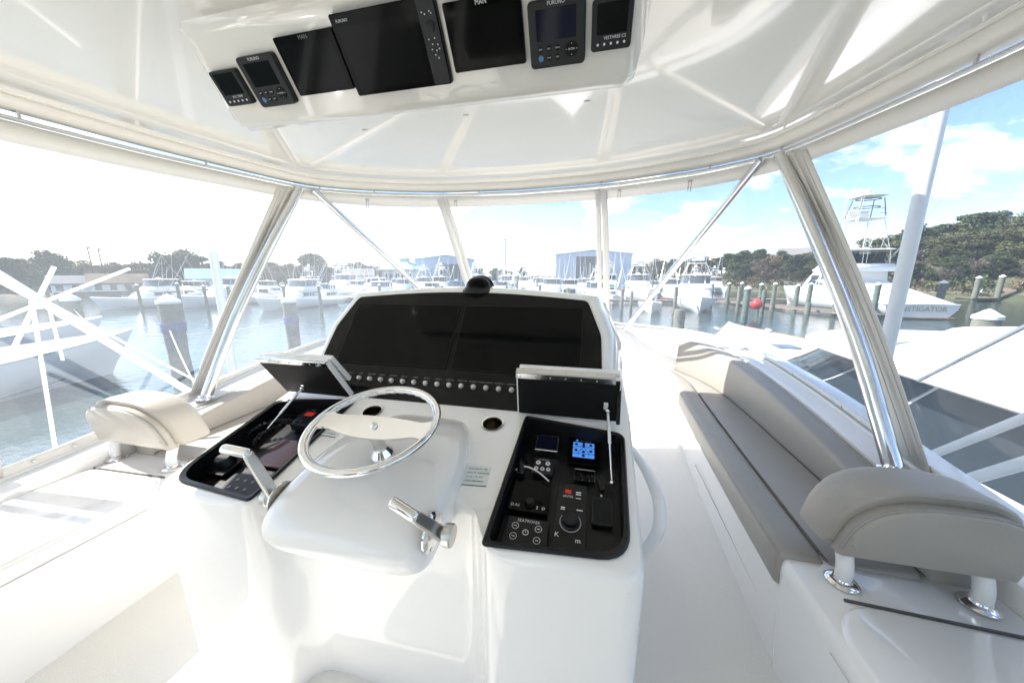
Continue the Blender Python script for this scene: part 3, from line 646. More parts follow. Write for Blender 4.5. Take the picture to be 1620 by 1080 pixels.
m.loft([[WP(x, spoke(x)*.9, .003+dip(x)), WP(x, -spoke(x), .003+dip(x)), WP(x, -spoke(x)*.96, -.004+dip(x)), WP(x, spoke(x)*.86, -.004+dip(x))] for x in top_])
m.build('spoke', 'chrome', sw, ang=40)
MB().lathe([(.0095, -.008), (.0095, -.003), (.007, .001), (0, .002)], WP(0, 0, 0), axis_rot(WP(0,0,1)-WC), 18).build('hub_nut', 'chrome', sw, ang=60)
MB().lathe([(.026, -.012), (.025, -.03), (.020, -.055), (.017, -.075), (.019, -.085), (.030, -.10), (.032, -.108), (.032, -.135)], WC, axis_rot(WP(0,0,1)-WC), 24).build('column', 'chrome', sw, ang=40)
# ------------------------------------------------------------------ engine levers
def lever(label, s, base, elbow, tip, grp='engine control levers'):
    base, elbow, tip = Vector(base), Vector(elbow), Vector(tip)
    t = empty('throttle_lever', base, label, 'lever', grp)
    ax = axis_rot((s, 0, 0))
    MB().lathe([(.045, 0), (.045, .004), (.038, .010), (.030, .012), (.022, .013)], base, ax, 28).build('flange', 'chrome', t, ang=30)
    MB().lathe([(.013, .008), (.013, .034), (.0245, .036), (.0255, .040), (.0255, .052), (.0235, .055), (0, .0555)], base, ax, 26).build('boss', 'brushed', t, ang=30)
    for q in range(4): MB().lathe([(.005, 0), (.004, .002), (0, .0022)], base + V(s*.011, .033*math.cos(q*1.57+.8), .033*math.sin(q*1.57+.8)), ax, 8).build('bolt', 'steel', t)
    st = base + V(s*.026, 0, 0)
    m_ = MB(); d_ = (elbow-st).normalized(); sd_ = V(1, 0, 0); w2 = d_.cross(sd_).normalized(); sd_ = w2.cross(d_).normalized()
    rings_ = []
    for k, (ww, tt) in ((0, (.017, .007)), (.3, (.015, .007)), (.85, (.014, .0065)), (1, (.012, .006))):
        c = st.lerp(elbow, k); rings_.append([c + w2*(a*ww) + sd_*(b*tt) for a, b in ((1, .5), (.8, 1), (-.8, 1), (-1, .5), (-1, -.5), (-.8, -1), (.8, -1), (1, -.5))])
    m_.loft(rings_).build('arm', 'brushed', t, bevel=.0015)
    g = (tip-elbow).normalized(); a0 = elbow - g*.008
    Lg = (tip-a0).length
    MB().lathe([(0, 0), (.006, .0005), (.0105, .003), (.0122, .008), (.0122, Lg-.008), (.0105, Lg-.003), (.006, Lg-.0005), (0, Lg)], a0, axis_rot(g), 20).build('handle', 'chrome', t, ang=60)
lever('short chrome throttle lever on the right end of the steering mound', 1, (.220, .606, .872), (.216, .548, .957), (.160, .550, .983))
lever('long chrome throttle lever on the left end of the steering mound', -1, (-.220, .630, .866), (-.275, .60, 1.008), (-.345, .592, 1.018))
# ================================================================== seats
def bench(s, mname, seatm, label):
    st = [(1.10,1.20,1.575,1.705),(1.5,1.215,1.585,1.708),(2.0,1.24,1.59,1.705),(2.4,1.262,1.592,1.70),(2.75,1.285,1.575,1.685),(3.05,1.30,1.51,1.635),(3.25,1.305,1.43,1.56),(3.36,1.31,1.38,1.50)]
    pts = cr([V(a[1], a[0], 0) for a in st], 4); pb = cr([V(a[2], a[0], 0) for a in st], 4); pc = cr([V(a[3], a[0], 0) for a in st], 4)
    t = empty('bench_seat', (s*1.45, 2.2, DZ), label, 'bench')
    zs = .565
    def sec(lo, hi, z0, z1, r, lean=0):
        rr = []
        for i in range(len(pts)):
            a, b, y = lo[i].x, hi[i].x, lo[i].y
            zt = z1(y) if callable(z1) else z1
            ring = [V(s*(px + lean*max(0, pz-zs)), y, pz) for px, pz in rrect(a, b, z0, zt, min(r, (b-a)*.45), 4)]
            rr.append(ring)
        # rounded ends
        def shrink(ring, k, dy):
            c = sum(ring, V(0,0,0))/len(ring); return [c + (p-c)*k + V(0, dy, 0) for p in ring]
        return [shrink(rr[0], .80, -.004), shrink(rr[0], .93, .0)] + [shrink(rr[0], 1, .014)] + rr[1:-1] + [shrink(rr[-1], 1, -.014), shrink(rr[-1], .93, 0), shrink(rr[-1], .8, .004)]
    x13 = [p.copy() for p in pts]
    for i, p in enumerate(x13): p.x = pts[i].x + min(.125, (pb[i].x-pts[i].x)*.5)
    gap = [V(p.x+.001, p.y, 0) for p in x13]; pbi = [V(p.x-.002, p.y, 0) for p in pb]
    inn = [V(p.x-.012, p.y, 0) for p in pts]
    MB().loft(sec(inn, x13, .435, zs+.006, .035)).build('front_bolster', seatm, t, ang=60)
    MB().loft(sec(gap, pbi, .45, zs, .010)).build('seat_cushion', seatm, t, ang=60)
    def cz(y):
        for a, b in zip(half, half[1:]):
            if a.y <= y <= b.y and b.y > a.y: return a.z+(b.z-a.z)*(y-a.y)/(b.y-a.y)-.012
        return half[-1].z
    MB().loft(sec(pb, [V(p.x-.004, p.y, 0) for p in pc], .50, cz, .02, .06)).build('backrest', seatm, t, ang=60)
    MB().tube([V(s*(p.x+.002), p.y, zs-.004) for p in x13], .0016, 5).build('seam_line', 'seam', t)
    MB().tube([V(s*(p.x-.001), p.y, zs-.002) for p in pb], .002, 5).build('seam_line', 'seam', t)
    MB().tube([V(s*(p.x-.022), p.y, cz(p.y)-.001) for p in pc], .0022, 5).build('piping', 'welt', t)
    MB().tube([V(s*(p.x+.004), p.y, zs-.006) for p in inn], .0012, 4).build('stitching', 'welt', t)
    bs = MB().loft([[V(s*(p.x+.035), p.y, DZ-.01), V(s*(p.x+.012), p.y, .44), V(s*1.72, p.y, .46), V(s*1.72, p.y, DZ-.01)] for p in pts])
    bs.build('base', 'gelcoat', t, ang=60)
    MB().tube([V(s*(1.232+.03*i/8), 1.25+.9*i/8, .26) for i in range(9)], .003, 5).build('locker_door_edge', 'zip_grey', t)
    return t
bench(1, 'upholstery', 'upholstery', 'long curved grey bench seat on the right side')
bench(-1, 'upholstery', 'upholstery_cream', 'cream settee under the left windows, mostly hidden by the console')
def locker(s, label):
    t = empty('storage_locker', (s*1.47, .2, DZ), label, 'locker')
    pl_ = rpoly([(1.205, -1.5), (1.735, -1.5), (1.735, 1.135), (1.20, 1.135)], [.05, .02, .02, .05], 5)
    MB().loft([[V(s*x + (s*.03 if x < 1.4 else 0), y, DZ-.01) for x, y in pl_]] + [[V(s*(1.47+(x-1.47)*k), .0+(y-.0)*(k*.02+.98), z) for x, y in pl_] for k, z in ((1, .505), (.995, .53), (.975, .545), (.94, .55))]).build('body', 'gelcoat', t, ang=50)
    lp = rpoly([(1.215, -1.3), (1.70, -1.3), (1.70, .935), (1.29, .955), (1.215, .86)], [.03, .03, .03, .05, .07], 5)
    MB().loft([[V(s*(1.46+(x-1.46)*k), y*kk, z) for x, y in lp] for k, kk, z in ((1.03, 1, .500), (1.03, 1, .535), (1.01, .997, .556), (.96, .99, .5625))]).build('lid', 'gelcoat', t, ang=50)
    MB().box((s*1.50, .958, .553), (.42, .006, .008), rm(0, 0, -2.5*s)).build('hinge_line', 'seam', t)
    MB().tube([V(s*1.197, -1.3+2.15*i/6, .498) for i in range(7)], .0014, 5).build('lid_gap', 'welt' if s < 0 else 'zip_grey', t)
    return t
locker(1, 'white storage locker at lower right, behind the grey headrest')
locker(-1, 'white storage locker at lower left with sun patches on its lid')
def headrest(s, m_, label):
    t = empty('headrest', (s*1.53, 1.02, .55), label, 'backrest', 'headrests on bent white legs')
    xa, xb = (1.275, 1.70) if s > 0 else (1.30, 1.79)
    def arch(x0, x1, z0, z1, e=.5, n=18):
        c = (x0+x1)/2; h = (x1-x0)/2
        return [(x1, z0)] + [(c + h*math.cos(math.pi*i/n)**1 if False else c + h*math.copysign(abs(math.cos(math.pi*i/n))**.72, math.cos(math.pi*i/n)), z0 + .03 + (z1-z0-.03)*abs(math.sin(math.pi*i/n))**.72) for i in range(n+1)] + [(x0, z0)]
    def solid(poly, ys, lean=.25):
        rs = []
        cx_ = sum(p[0] for p in poly)/len(poly); cz_ = sum(p[1] for p in poly)/len(poly)
        for y, k in ys: rs.append([V(s*(cx_+(x-cx_)*k), y - lean*(cz_-.66+(z-cz_)*k)*1.0 + .0, cz_+(z-cz_)*k) for x, z in poly])
        return MB().loft(rs)
    A1 = arch(xa, xb, .660, .890); A2 = arch(xa+.02, xb-.005, .650, .862)
    solid(A1, [(1.055, .93), (1.063, .985), (1.075, 1), (1.165, 1), (1.185, .985), (1.197, .93)]).build('cushion', m_, t, ang=50)
    solid(A2, [(1.012, .90), (1.017, .965), (1.028, 1), (1.052, 1), (1.06, .98)]).build('face_panel', m_, t, ang=50)
    pw = [V(s*x, 1.024-.25*(z-.66), z) for x, z in A2[1:-1]]
    MB().tube(pw, .0035, 6).build('welt', 'welt', t)
    zl = .70; cc = [V(s*x, 1.014-.25*(zl-.66), zl) for x in (xa+.03, (xa+xb)/2, xb-.015)]
    MB().tube(cc, .0018, 5).build('seam_line', 'welt', t)
    for x in ((1.325, 1.645) if s > 0 else (1.345, 1.72)):
        MB().tube(cr([V(s*x, 1.035, .555), V(s*x, 1.035, .60), V(s*(x), 1.05, .65), V(s*x, 1.075, .72)], 5), .0205, 14).build('leg', 'alu_white', t)
        MB().lathe([(.040, 0), (.040, .004), (.034, .010), (.024, .013), (.022, .018)], (s*x, 1.035, .552), None, 24).build('flange', 'chrome', t, ang=30)
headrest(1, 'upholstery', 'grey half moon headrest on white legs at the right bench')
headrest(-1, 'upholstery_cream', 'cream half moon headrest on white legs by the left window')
# unseen helm chairs, added to block light from aft; the overhead displays mirror them
def chair(x, y, label):
    t = empty('helm_chair', (x, y, DZ), label, 'chair', 'helm chairs')
    MB().lathe([(.20, 0), (.20, .02), (.07, .04), (.05, .06), (.05, .50)], (x, y, DZ), n=20).build('pedestal', 'steel', t)
    MB().loft([[V(x+a*k, y+b*k, z) for a, b in rrect(-.27, .27, -.25, .25, .06)] for k, z in ((.9, .62), (1, .65), (1, .74), (.92, .77))]).build('seat', 'upholstery', t, ang=60)
    MB().loft([[V(x+a*k, y-.24-.05*q+b, .74+.62*q) for a, b in rrect(-.26, .26, -.06, .05, .04)] for k, q in ((.9, 0), (1, .1), (1, .8), (.8, 1))]).build('backrest', 'upholstery', t, ang=60)
    for s_ in (-1, 1): MB().box((x+s_*.30, y-.03, .93), (.06, .36, .05)).build('armrest', 'teak_dark', t, bevel=.015); MB().tube([(x+s_*.30, y-.2, .92), (x+s_*.28, y-.22, .70)], .014, 8).build('arm_post', 'steel', t)
mat('teak_dark', (.16, .08, .04), .3)
chair(-.12, -.72, 'grey helm chair behind the wheel, out of the picture')
chair(.92, -.95, 'grey companion chair beside the helm chair, out of the picture')
# ------------------------------------------------------------------ gear outside the windows
t = empty('outrigger_pole', (2.07, 2.08, -.8), 'upright white outrigger pole standing outside the right windows', 'pole')
MB().tube([(2.07, 2.08, -.8), (2.07, 2.08, .3), (2.07, 2.08, 3.6), (2.07, 2.08, 7)], [.030, .030, .030, .026], 16).build('tube', 'alu_white', t)
MB().lathe([(.034, 0), (.034, .05)], (2.07, 2.08, .5), n=14).build('collar', 'steel', t)
t = empty('port_outrigger_pole', (-7.6, 5.9, WZ), 'slim white port outrigger pole, moved out over the water, left of the thick left pipe', 'pole')  # port outrigger pole, set farther out so its shadow misses the vinyl
MB().tube([(-7.6, 5.9, WZ-.8), (-7.6, 5.9, 0), (-7.6, 5.9, 1.9)], [.09, .085, .08], 14).build('tube', 'alu_white', t); MB().lathe([(.085, 0), (.085, .03), (.05, .09), (0, .10)], (-7.6, 5.9, 1.9), n=14).build('cap', 'vinyl_white', t)
sp = empty('outrigger_spreader', (-2.4, 1.6, 0), 'white crossing spreader struts of the outrigger outside the left window', 'outrigger')
c = V(-2.4, 1.20, 1.30)
for a, b, r_ in (((-2.4, 1.06, 1.50), (-2.4, 1.80, .58), .023), ((-2.4, 1.29, 1.50), (-2.4, 1.05, 1.02), .0105), ((-2.4, 1.04, 1.22), (-2.4, 1.61, 1.495), .009), ((-2.46, .93, 1.62), (-2.46, 1.30, 1.22), .008), ((-2.35, 1.22, 1.30), (-2.35, 1.98, .50), .008)):
    d_ = (Vector(b)-Vector(a)); MB().tube([Vector(a)-(d_*.5 if r_ == .023 else d_*0), Vector(b)+(d_*.25 if r_ == .023 else d_*0)], r_, 12).build('strut', 'alu_white', sp)
MB().grid(sell(.034, .03, .03, .8, .8, Matrix.Identity(3), c), 10, 16).build('hub', 'alu_white', sp, ang=180)
MB().tube([c+V(.02, -.03, 0), c+V(.02, -.12, -1.2)], .009, 8).build('down_pole', 'alu_white', sp)
MB().tube([c+V(-.02, .04, 0), c+V(.0, .03, -.33)], .008, 8).build('stub_pole', 'alu_white', sp)
for a, b, r_, lb in (((2.15, 1.98, .46), (2.15, 1.35, 1.16), .016, 'upper'), ((2.12, 1.80, .44), (2.12, 1.20, 1.10), .021, 'lower')):
    d_ = Vector(b)-Vector(a)
    tag(MB().tube([Vector(a)-d_*.8, Vector(b)+d_*1.2], r_, 12).build('outrigger_brace', 'alu_white'), f'{lb} of two pale tubes slanting up outside the window behind the grey headrest', 'tube', 'brace tubes outside the right window')
tag(MB().tube([(2.25, 2.10, .91), (2.25, 1.30, 1.66)], .009, 10).build('stay_rod', 'steel'), 'slim steel rod slanting across the right window above the neighbouring boat', 'rod')
# ================================================================== the marina
mat('hull_white', (.80, .80, .80), .16, coat=.2, noise_amt=.03, noise_scale=.4)
mat('boat_white', (.78, .78, .77), .25, noise_amt=.03, noise_scale=.7)
mat('boat_glass', (.02, .026, .032), .08, spec=.6)
mat('boat_glass_mid', (.075, .09, .105), .12, spec=.6)
mat('boot_stripe', (.03, .04, .06), .4)
mat('antifoul', (.05, .09, .12), .6)
mat('canvas_tan', (.42, .37, .30), .8); mat('canvas_blue', (.05, .13, .30), .8); mat('canvas_teal', (.10, .36, .38), .8); mat('canvas_grey', (.34, .36, .38), .8)
mat('tower_pipe', (.74, .75, .76), .2, metal=.6)
mat('dark_pipe', (.06, .07, .09), .4)
mat('teak', (.33, .20, .11), .6, noise_amt=.3, noise_scale=6)
mat('piling_wood', (.21, .205, .165), .85, col2=(.10, .115, .09), noise_scale=3.5, bump=.6, bump_scale=9)
mat('piling_green', (.15, .19, .155), .85, col2=(.07, .10, .085), noise_scale=3, bump=.6, bump_scale=9)
mat('cap_white', (.78, .78, .77), .5)
mat('dock_wood', (.27, .22, .18), .85, noise_amt=.4, noise_scale=2.5, bump=.5, bump_scale=7)
mat('rope', (.55, .52, .45), .9); mat('rope_blue', (.10, .14, .30), .9)
mat('buoy_red', (.62, .035, .035), .35); mat('orange_drum', (.62, .13, .03), .5)
mat('metal_wall', (.42, .50, .62), .45, noise_amt=.06, noise_scale=.25); mat('metal_roof', (.40, .48, .60), .4); mat('door_dark', (.06, .085, .10), .6)
mat('shed_white', (.66, .67, .68), .6); mat('teal_roof', (.22, .40, .43), .5); mat('house_white', (.7, .68, .64), .7); mat('house_roof', (.20, .19, .19), .8); mat('house_glass', (.05, .06, .07), .1)
mat('ground_scrub', (.10, .10, .055), .95, col2=(.055, .065, .03), noise_scale=.15, bump=.5, bump_scale=1)
mat('bank', (.20, .17, .125), .95, noise_amt=.5, noise_scale=.6, bump=.6, bump_scale=3)
mat('bark', (.11, .085, .065), .95, noise_amt=.4, noise_scale=3)
def leafmat(name, a, b):
    m_ = mat(name, a, .75, col2=b, noise_scale=.5); bs = m_.node_tree.nodes['Principled BSDF']
    bs.inputs['Specular IOR Level'].default_value = .2; return m_
leafmat('leaf_pine', (.095, .125, .05), (.042, .06, .028)); leafmat('leaf_olive', (.15, .15, .062), (.07, .076, .034)); leafmat('leaf_brown', (.22, .16, .10), (.12, .09, .06)); leafmat('twig_grey', (.20, .17, .15), (.12, .10, .09))
# water
wm = bpy.data.materials.new('harbour_water'); wm.use_nodes = True; t = wm.node_tree; b = t.nodes['Principled BSDF']
b.inputs['Base Color'].default_value = (.030, .052, .050, 1); b.inputs['Roughness'].default_value = .07; b.inputs['IOR'].default_value = 1.33
tcn = t.nodes.new('ShaderNodeTexCoord'); prev = None
for sc, st, sx in ((.55, .30, 1.9), (2.2, .35, 1.6), (7, .22, 1.3)):
    mp_ = t.nodes.new('ShaderNodeMapping'); mp_.inputs['Scale'].default_value = (1, sx, 1); mp_.inputs['Rotation'].default_value = (0, 0, .35)
    n = t.nodes.new('ShaderNodeTexNoise'); n.inputs['Scale'].default_value = sc; n.inputs['Detail'].default_value = 3; t.links.new(tcn.outputs['Object'], mp_.inputs[0]); t.links.new(mp_.outputs[0], n.inputs['Vector'])
    bp = t.nodes.new('ShaderNodeBump'); bp.inputs['Strength'].default_value = st; bp.inputs['Distance'].default_value = .10/sc**.7
    t.links.new(n.outputs[0], bp.inputs['Height'])
    if prev: t.links.new(prev.outputs[0], bp.inputs['Normal'])
    prev = bp
t.links.new(prev.outputs[0], b.inputs['Normal']); MT['harbour_water'] = wm
o = MB().add([(-900, -300, WZ), (900, -300, WZ), (900, 900, WZ), (-900, 900, WZ)], [(0, 1, 2, 3)]).build('water', 'harbour_water'); tag(o, kind='structure')
# land: polar sheet behind the shoreline
def lerp_tab(tab, x):
    if x <= tab[0][0]: return tab[0][1]
    for (a, va), (b_, vb) in zip(tab, tab[1:]):
        if x <= b_: f = (x-a)/(b_-a); f = f*f*(3-2*f); return va+(vb-va)*f
    return tab[-1][1]
SHORE = [(-180, 110), (-70, 108), (-50, 100), (-35, 96), (-12, 92), (0, 90), (7, 96), (12, 120), (20, 116), (30, 108), (36, 100), (45, 98), (60, 92), (180, 90)]
HILL = [(-180, 0), (-30, 0), (5, 0), (12, 3), (24, 5.0), (33, 6.5), (38, 9), (50, 10), (90, 7), (180, 2)]
def land_z(az, r):
    s_ = lerp_tab(SHORE, az); d_ = r - s_; h = lerp_tab(HILL, az)
    return WZ - .6 + 1.5*min(1, max(0, d_)/2.5) + h*(1-math.exp(-max(0, d_-2)/14)) + noise.noise(V(az*.3, r*.05, 0))*min(1, max(0, d_)/10)*.8
m = MB(); ks = [0, .8, 2.5, 5, 9, 14, 20, 28, 40, 60, 100, 200, 500, 1400, 3500]
def lp(u, k):
    az = -180+360*u; r = lerp_tab(SHORE, az)+k; return V(r*math.sin(R(az)), r*math.cos(R(az)), land_z(az, r))
nu = 240; rows = [[lp(i/nu, k) for k in ks] for i in range(nu+1)]
m.loft(rows, closed=False); o = m.build('shore_land', 'ground_scrub', ang=180); tag(o, kind='structure')
m = MB(); m.loft([[lp(i/nu, k)+V(0, 0, .03) for k in (.3, .8, 1.6, 2.5, 4)] for i in range(nu+1)], closed=False); o = m.build('shore_bank', 'bank', ang=180); tag(o, kind='structure')

# ------------------------------------------------------------------ trees
def leaf_cloud(blobs, n, size, seed, flat=.6):
    rd = random.Random(seed); v = []; f = []; tot = sum(b_[3]**2 for b_ in blobs)
    for (bx, by, bz, br, bh) in blobs:
        for _ in range(int(n*br*br/tot)):
            while True:
                d_ = V(rd.gauss(0, 1), rd.gauss(0, 1), rd.gauss(0, 1))
                if d_.length > .01: break
            d_.normalize(); rr = br*(rd.random()**.35)*(.85+.3*rd.random())
            c = V(bx+d_.x*rr, by+d_.y*rr, bz+d_.z*rr*bh)
            q = V(rd.gauss(0, 1), rd.gauss(0, 1), rd.gauss(.5, 1)).normalized(); a = q.orthogonal().normalized(); a.rotate(Matrix.Rotation(rd.random()*6.28, 3, q)); b_ = q.cross(a)
            s_ = size*(.5+rd.random()); k = len(v)
            v += [c-a*s_, c-b_*s_*flat, c+a*s_, c+b_*s_*flat*(.6+.8*rd.random())]; f.append((k, k+1, k+2, k+3))
    m_ = MB(); m_.v = v; m_.f = f; return m_
def tree_proto(kind, seed):
    rd = random.Random(seed); h = 1.0
    t_ = empty('tree', (0, 0, -500), 'tree', 'tree'); ORG[t_] = V(0, 0, 0); bl = []; limbs = MB()
    if kind == 'pine':
        limbs.tube(cr([(0, 0, -.06), (.02, .0, .3), (-.01, .02, .6), (.02, 0, .9)], 3), [.030-.024*i/9 for i in range(10)], 7)
        for i in range(15):
            z = .30+.62*(i/14)+rd.uniform(-.03, .03); a = rd.random()*6.28; r_ = (.30*(1-(z-.3)/.85)+.05)*rd.uniform(.5, 1.15)
            c = V(math.cos(a)*r_, math.sin(a)*r_, z+.03); limbs.tube([(0, 0, z-.04), tuple(c)], [.010, .003], 5); bl.append((c.x, c.y, c.z, rd.uniform(.09, .165), .62))
        bl += [(0, 0, .92, .11, .8), (0, 0, .72, .17, .8)]; mm = 'leaf_pine'; n = 4200; sz = .022
    elif kind == 'round':
        limbs.tube(cr([(0, 0, -.06), (.01, 0, .2), (-.02, .01, .45), (0, 0, .7)], 3), [.034-.026*i/9 for i in range(10)], 7)
        for i in range(16):
            z = rd.uniform(.22, .88); a = rd.random()*6.28; r_ = .36*math.sqrt(max(.05, 1-((z-.5)/.46)**2))*rd.uniform(.35, 1)
            c = V(math.cos(a)*r_, math.sin(a)*r_, z); limbs.tube([(0, 0, z*.6), tuple(c)], [.011, .003], 5); bl.append((c.x, c.y, c.z, rd.uniform(.11, .18), .8))
        mm = 'leaf_olive'; n = 4600; sz = .022
    elif kind == 'brown':
        limbs.tube(cr([(0, 0, -.06), (.01, 0, .2), (-.02, .01, .45), (0, 0, .75)], 3), [.028-.022*i/9 for i in range(10)], 7)
        for i in range(14):
            z = rd.uniform(.28, .9); a = rd.random()*6.28; r_ = .33*math.sqrt(max(.05, 1-((z-.55)/.44)**2))*rd.uniform(.4, 1)
            c = V(math.cos(a)*r_, math.sin(a)*r_, z); limbs.tube([(0, 0, z*.6), tuple(c)], [.010, .003], 5); bl.append((c.x, c.y, c.z, rd.uniform(.10, .16), .85))
        mm = 'leaf_brown'; n = 3400; sz = .02
    else:
        limbs.tube(cr([(0, 0, -.06), (.01, 0, .25), (0, 0, .6)], 3), [.026-.018*i/6 for i in range(7)], 7)
        for i in range(60):
            z = rd.uniform(.25, .6); a = rd.random()*6.28; ln_ = rd.uniform(.2, .45); p0 = V(0, 0, z); p1 = p0+V(math.cos(a)*ln_*.55, math.sin(a)*ln_*.55, ln_*.75)
            limbs.tube([p0, p0.lerp(p1, .5)+V(0, 0, .02), p1], [.007, .004, .0015], 4); bl.append((p1.x, p1.y, p1.z, .07, 1))
        mm = 'twig_grey'; n = 1100; sz = .012
    c = leaf_cloud(bl, n, sz, seed).build('crown', mm, t_, fix=False, ang=180); limbs.build('trunk', 'bark', t_)
    return t_
PROTO = {k: [tree_proto(k, s_) for s_ in sd_] for k, sd_ in (('pine', (1, 2, 3)), ('round', (4, 5)), ('brown', (6,)), ('bare', (8,)))}
KN = {'pine': 'pine_tree', 'round': 'leafy_tree', 'brown': 'autumn_tree', 'bare': 'bare_tree'}
KL = {'pine': 'dark pine', 'round': 'olive green leafy tree', 'brown': 'reddish brown tree', 'bare': 'bare grey tree'}
def put_tree(kind, x, y, z, h, wd, where, i, label=None):
    p = PROTO[kind][i % len(PROTO[kind])]; c = copy_tree(p); c.name = KN[kind]
    c.location = (x, y, z); c.rotation_euler = (0, 0, i*2.399); c.scale = (h*wd, h*wd, h)
    c['label'] = label or f'{KL[kind]} in the wood {where}'; c['category'] = 'tree'; c['group'] = f'{KN[kind].replace("_", " ")}s {where}'
def wood(az0, az1, dr0, dr1, n, top, where, kinds, seed, hmin=5, hmax=8, wd=1.0):
    rd = random.Random(seed)
    for i in range(n):
        az = az0+(az1-az0)*(i+rd.random())/n; r = lerp_tab(SHORE, az)+dr0+(dr1-dr0)*rd.random(); z = land_z(az, r)
        h = min(rd.uniform(hmin, hmax), max(3, lerp_tab(top, az)*rd.uniform(.9, 1.06)-z)) if top else rd.uniform(hmin, hmax)
        put_tree(rd.choice(kinds), r*math.sin(R(az)), r*math.cos(R(az)), z, h, wd*rd.uniform(.85, 1.2), where, i)
wood(33.2, 62, 22, 34, 26, [(33, 12.5), (40, 14), (60, 14)], 'on the hill at the right edge', ['pine', 'pine', 'pine', 'round'], 1, 7, 10, 1.15)
wood(33.4, 62, 11, 22, 28, [(33, 9.5), (40, 11), (60, 11)], 'on the hill at the right edge', ['pine', 'round', 'round', 'bare'], 2, 5, 8, 1.2)
wood(33.6, 62, 3, 11, 30, [(33, 5), (60, 6)], 'on the hill at the right edge', ['round', 'pine', 'brown', 'bare'], 3, 3.5, 5.5, 1.35)
wood(39, 46, 33, 40, 5, None, 'on the hill at the right edge', ['bare', 'bare', 'pine'], 9, 9, 11, 1.0)
wood(20.5, 33, 6, 26, 34, [(20, 10), (26, 8.2), (33, 9.5)], 'behind the large white yacht', ['pine', 'round', 'pine', 'brown'], 4, 4, 8, 1.25)
wood(6.5, 21, 30, 60, 30, [(6, 9), (14, 10), (21, 11)], 'behind the far docks', ['pine', 'round', 'pine', 'brown'], 5, 5, 8, 1.35)
wood(-80, -33, 12, 40, 90, [(-80, 6.2), (-64, 5.2), (-50, 5.3), (-33, 5.4)], 'along the far left shore', ['pine', 'brown', 'round', 'brown'], 6, 5.5, 8, 1.35)
wood(-33, -10, 40, 60, 12, None, 'between the blue halls', ['pine', 'round'], 7, 6, 8, 1.1)
for az, r, h, k, i, lb in ((-57.9, 116, 10, 'round', 1, 'tallest broad round tree on the far left shore'), (-56.0, 118, 9.5, 'pine', 2, 'tree just right of the tallest round tree on the left shore'), (-43.3, 112, 9.6, 'pine', 0, 'tall dark evergreen left of the diagonal pipe'), (-41.6, 113, 9.5, 'brown', 0, 'tall brownish tree right beside the dark evergreen'), (-66.5, 122, 8.2, 'pine', 1, 'tall pine at the far left edge of the view')):
    put_tree(k, r*math.sin(R(az)), r*math.cos(R(az)), WZ+.7, h, 1.25, 'standing out on the far left shore', i, lb)
for l_ in PROTO.values():
    for p in l_:
        for ch in list(p.children): bpy.data.objects.remove(ch, do_unlink=True)
        bpy.data.objects.remove(p, do_unlink=True)

# undergrowth that hides the slopes: nobody could count it
ug = []; rd = random.Random(77)
for i in range(900):
    az = rd.uniform(20, 62) if i < 640 else rd.uniform(-80, 20); d_ = rd.uniform(2.2, 26) if az > 20 else rd.uniform(3, 16); r = lerp_tab(SHORE, az)+d_
    if -9 < az < 6.5: continue
    ug.append((r*math.sin(R(az)), r*math.cos(R(az)), land_z(az, r)+.5, rd.uniform(.9, 1.9), .7))
half_n = len(ug)//2
for nm, bl_, mm in (('undergrowth', ug[::3], 'leaf_olive'), ('undergrowth', ug[1::3], 'leaf_pine'), ('undergrowth', ug[2::3], 'leaf_brown')):
    o = leaf_cloud(bl_, 22000, .26, 5+len(mm)).build(nm, mm, None, fix=False, ang=180)
    tag(o, {'leaf_olive': 'olive green low bushes covering the shore slopes', 'leaf_pine': 'dark green low bushes covering the shore slopes', 'leaf_brown': 'brown dry brush covering the shore slopes'}[mm], 'bushes', kind='stuff')

# ------------------------------------------------------------------ buildings
def hall(name, c, az, wd, dp, he, hr, label, door):
    t_ = empty('boat_hall', c, label, 'building'); M = Matrix.Rotation(R(-az), 3, 'Z'); c = Vector(c)
    P = lambda x, y, z: c + M @ V(x, y, z)
    w2 = wd/2
    MB().loft([[P(-w2, y, -.5), P(w2, y, -.5), P(w2, y, he), P(0, y, hr), P(-w2, y, he)] for y in (0, dp)]).build('wall', 'metal_wall', t_, ang=20)
    rf = MB().loft([[P(-w2-.3, y, he-.05), P(0, y, hr+.1), P(w2+.3, y, he-.05), P(w2+.3, y, he+.12), P(0, y, hr+.3), P(-w2-.3, y, he+.12)] for y in (-.3, dp+.3)]).build('roof', 'metal_roof', t_, ang=20)
    n = int(wd/1.6)
    for i in range(n+1):
        x = -w2+wd*i/n; z1 = he+(hr-he)*(1-abs(x)/w2)-.1; MB().box(P(x, -.05, z1/2), (.06, .08, z1), M).build('wall_rib', 'metal_roof', t_)
    for i in range(int(dp/3)):
        for s_ in (-1, 1): MB().box(P(s_*(w2+.04), 1+3*i, he/2), (.06, .10, he), M).build('wall_rib', 'metal_roof', t_)
    x0, x1, zt = door
    d_ = MB().box(P((x0+x1)/2, -.06, zt/2), (x1-x0, .10, zt), M).build('door', 'door_dark', t_)
    MB().box(P((x0+x1)/2, -.12, zt+.1), (x1-x0+3.5, .12, .25), M).build('door_rail', 'metal_roof', t_)
    for s_ in (-1, 1): MB().box(P((x0 if s_ < 0 else x1)+s_*.9, -.14, zt/2), (1.7, .08, zt), M).build('sliding_leaf', 'metal_wall', t_)
hall('a', (1.2, 98, WZ+.5), 0, 20.6, 26, 9.6, 10.5, 'large pale blue metal boat hall with a dark open door straight ahead', (-4.6, 2.2, 9.0))
hall('b', (-46.5, 106, WZ+.5), -26, 20, 55, 9.0, 10.2, 'pale blue metal boat hall with a long side wall, left of the middle', (-2, 4.5, 7.6))
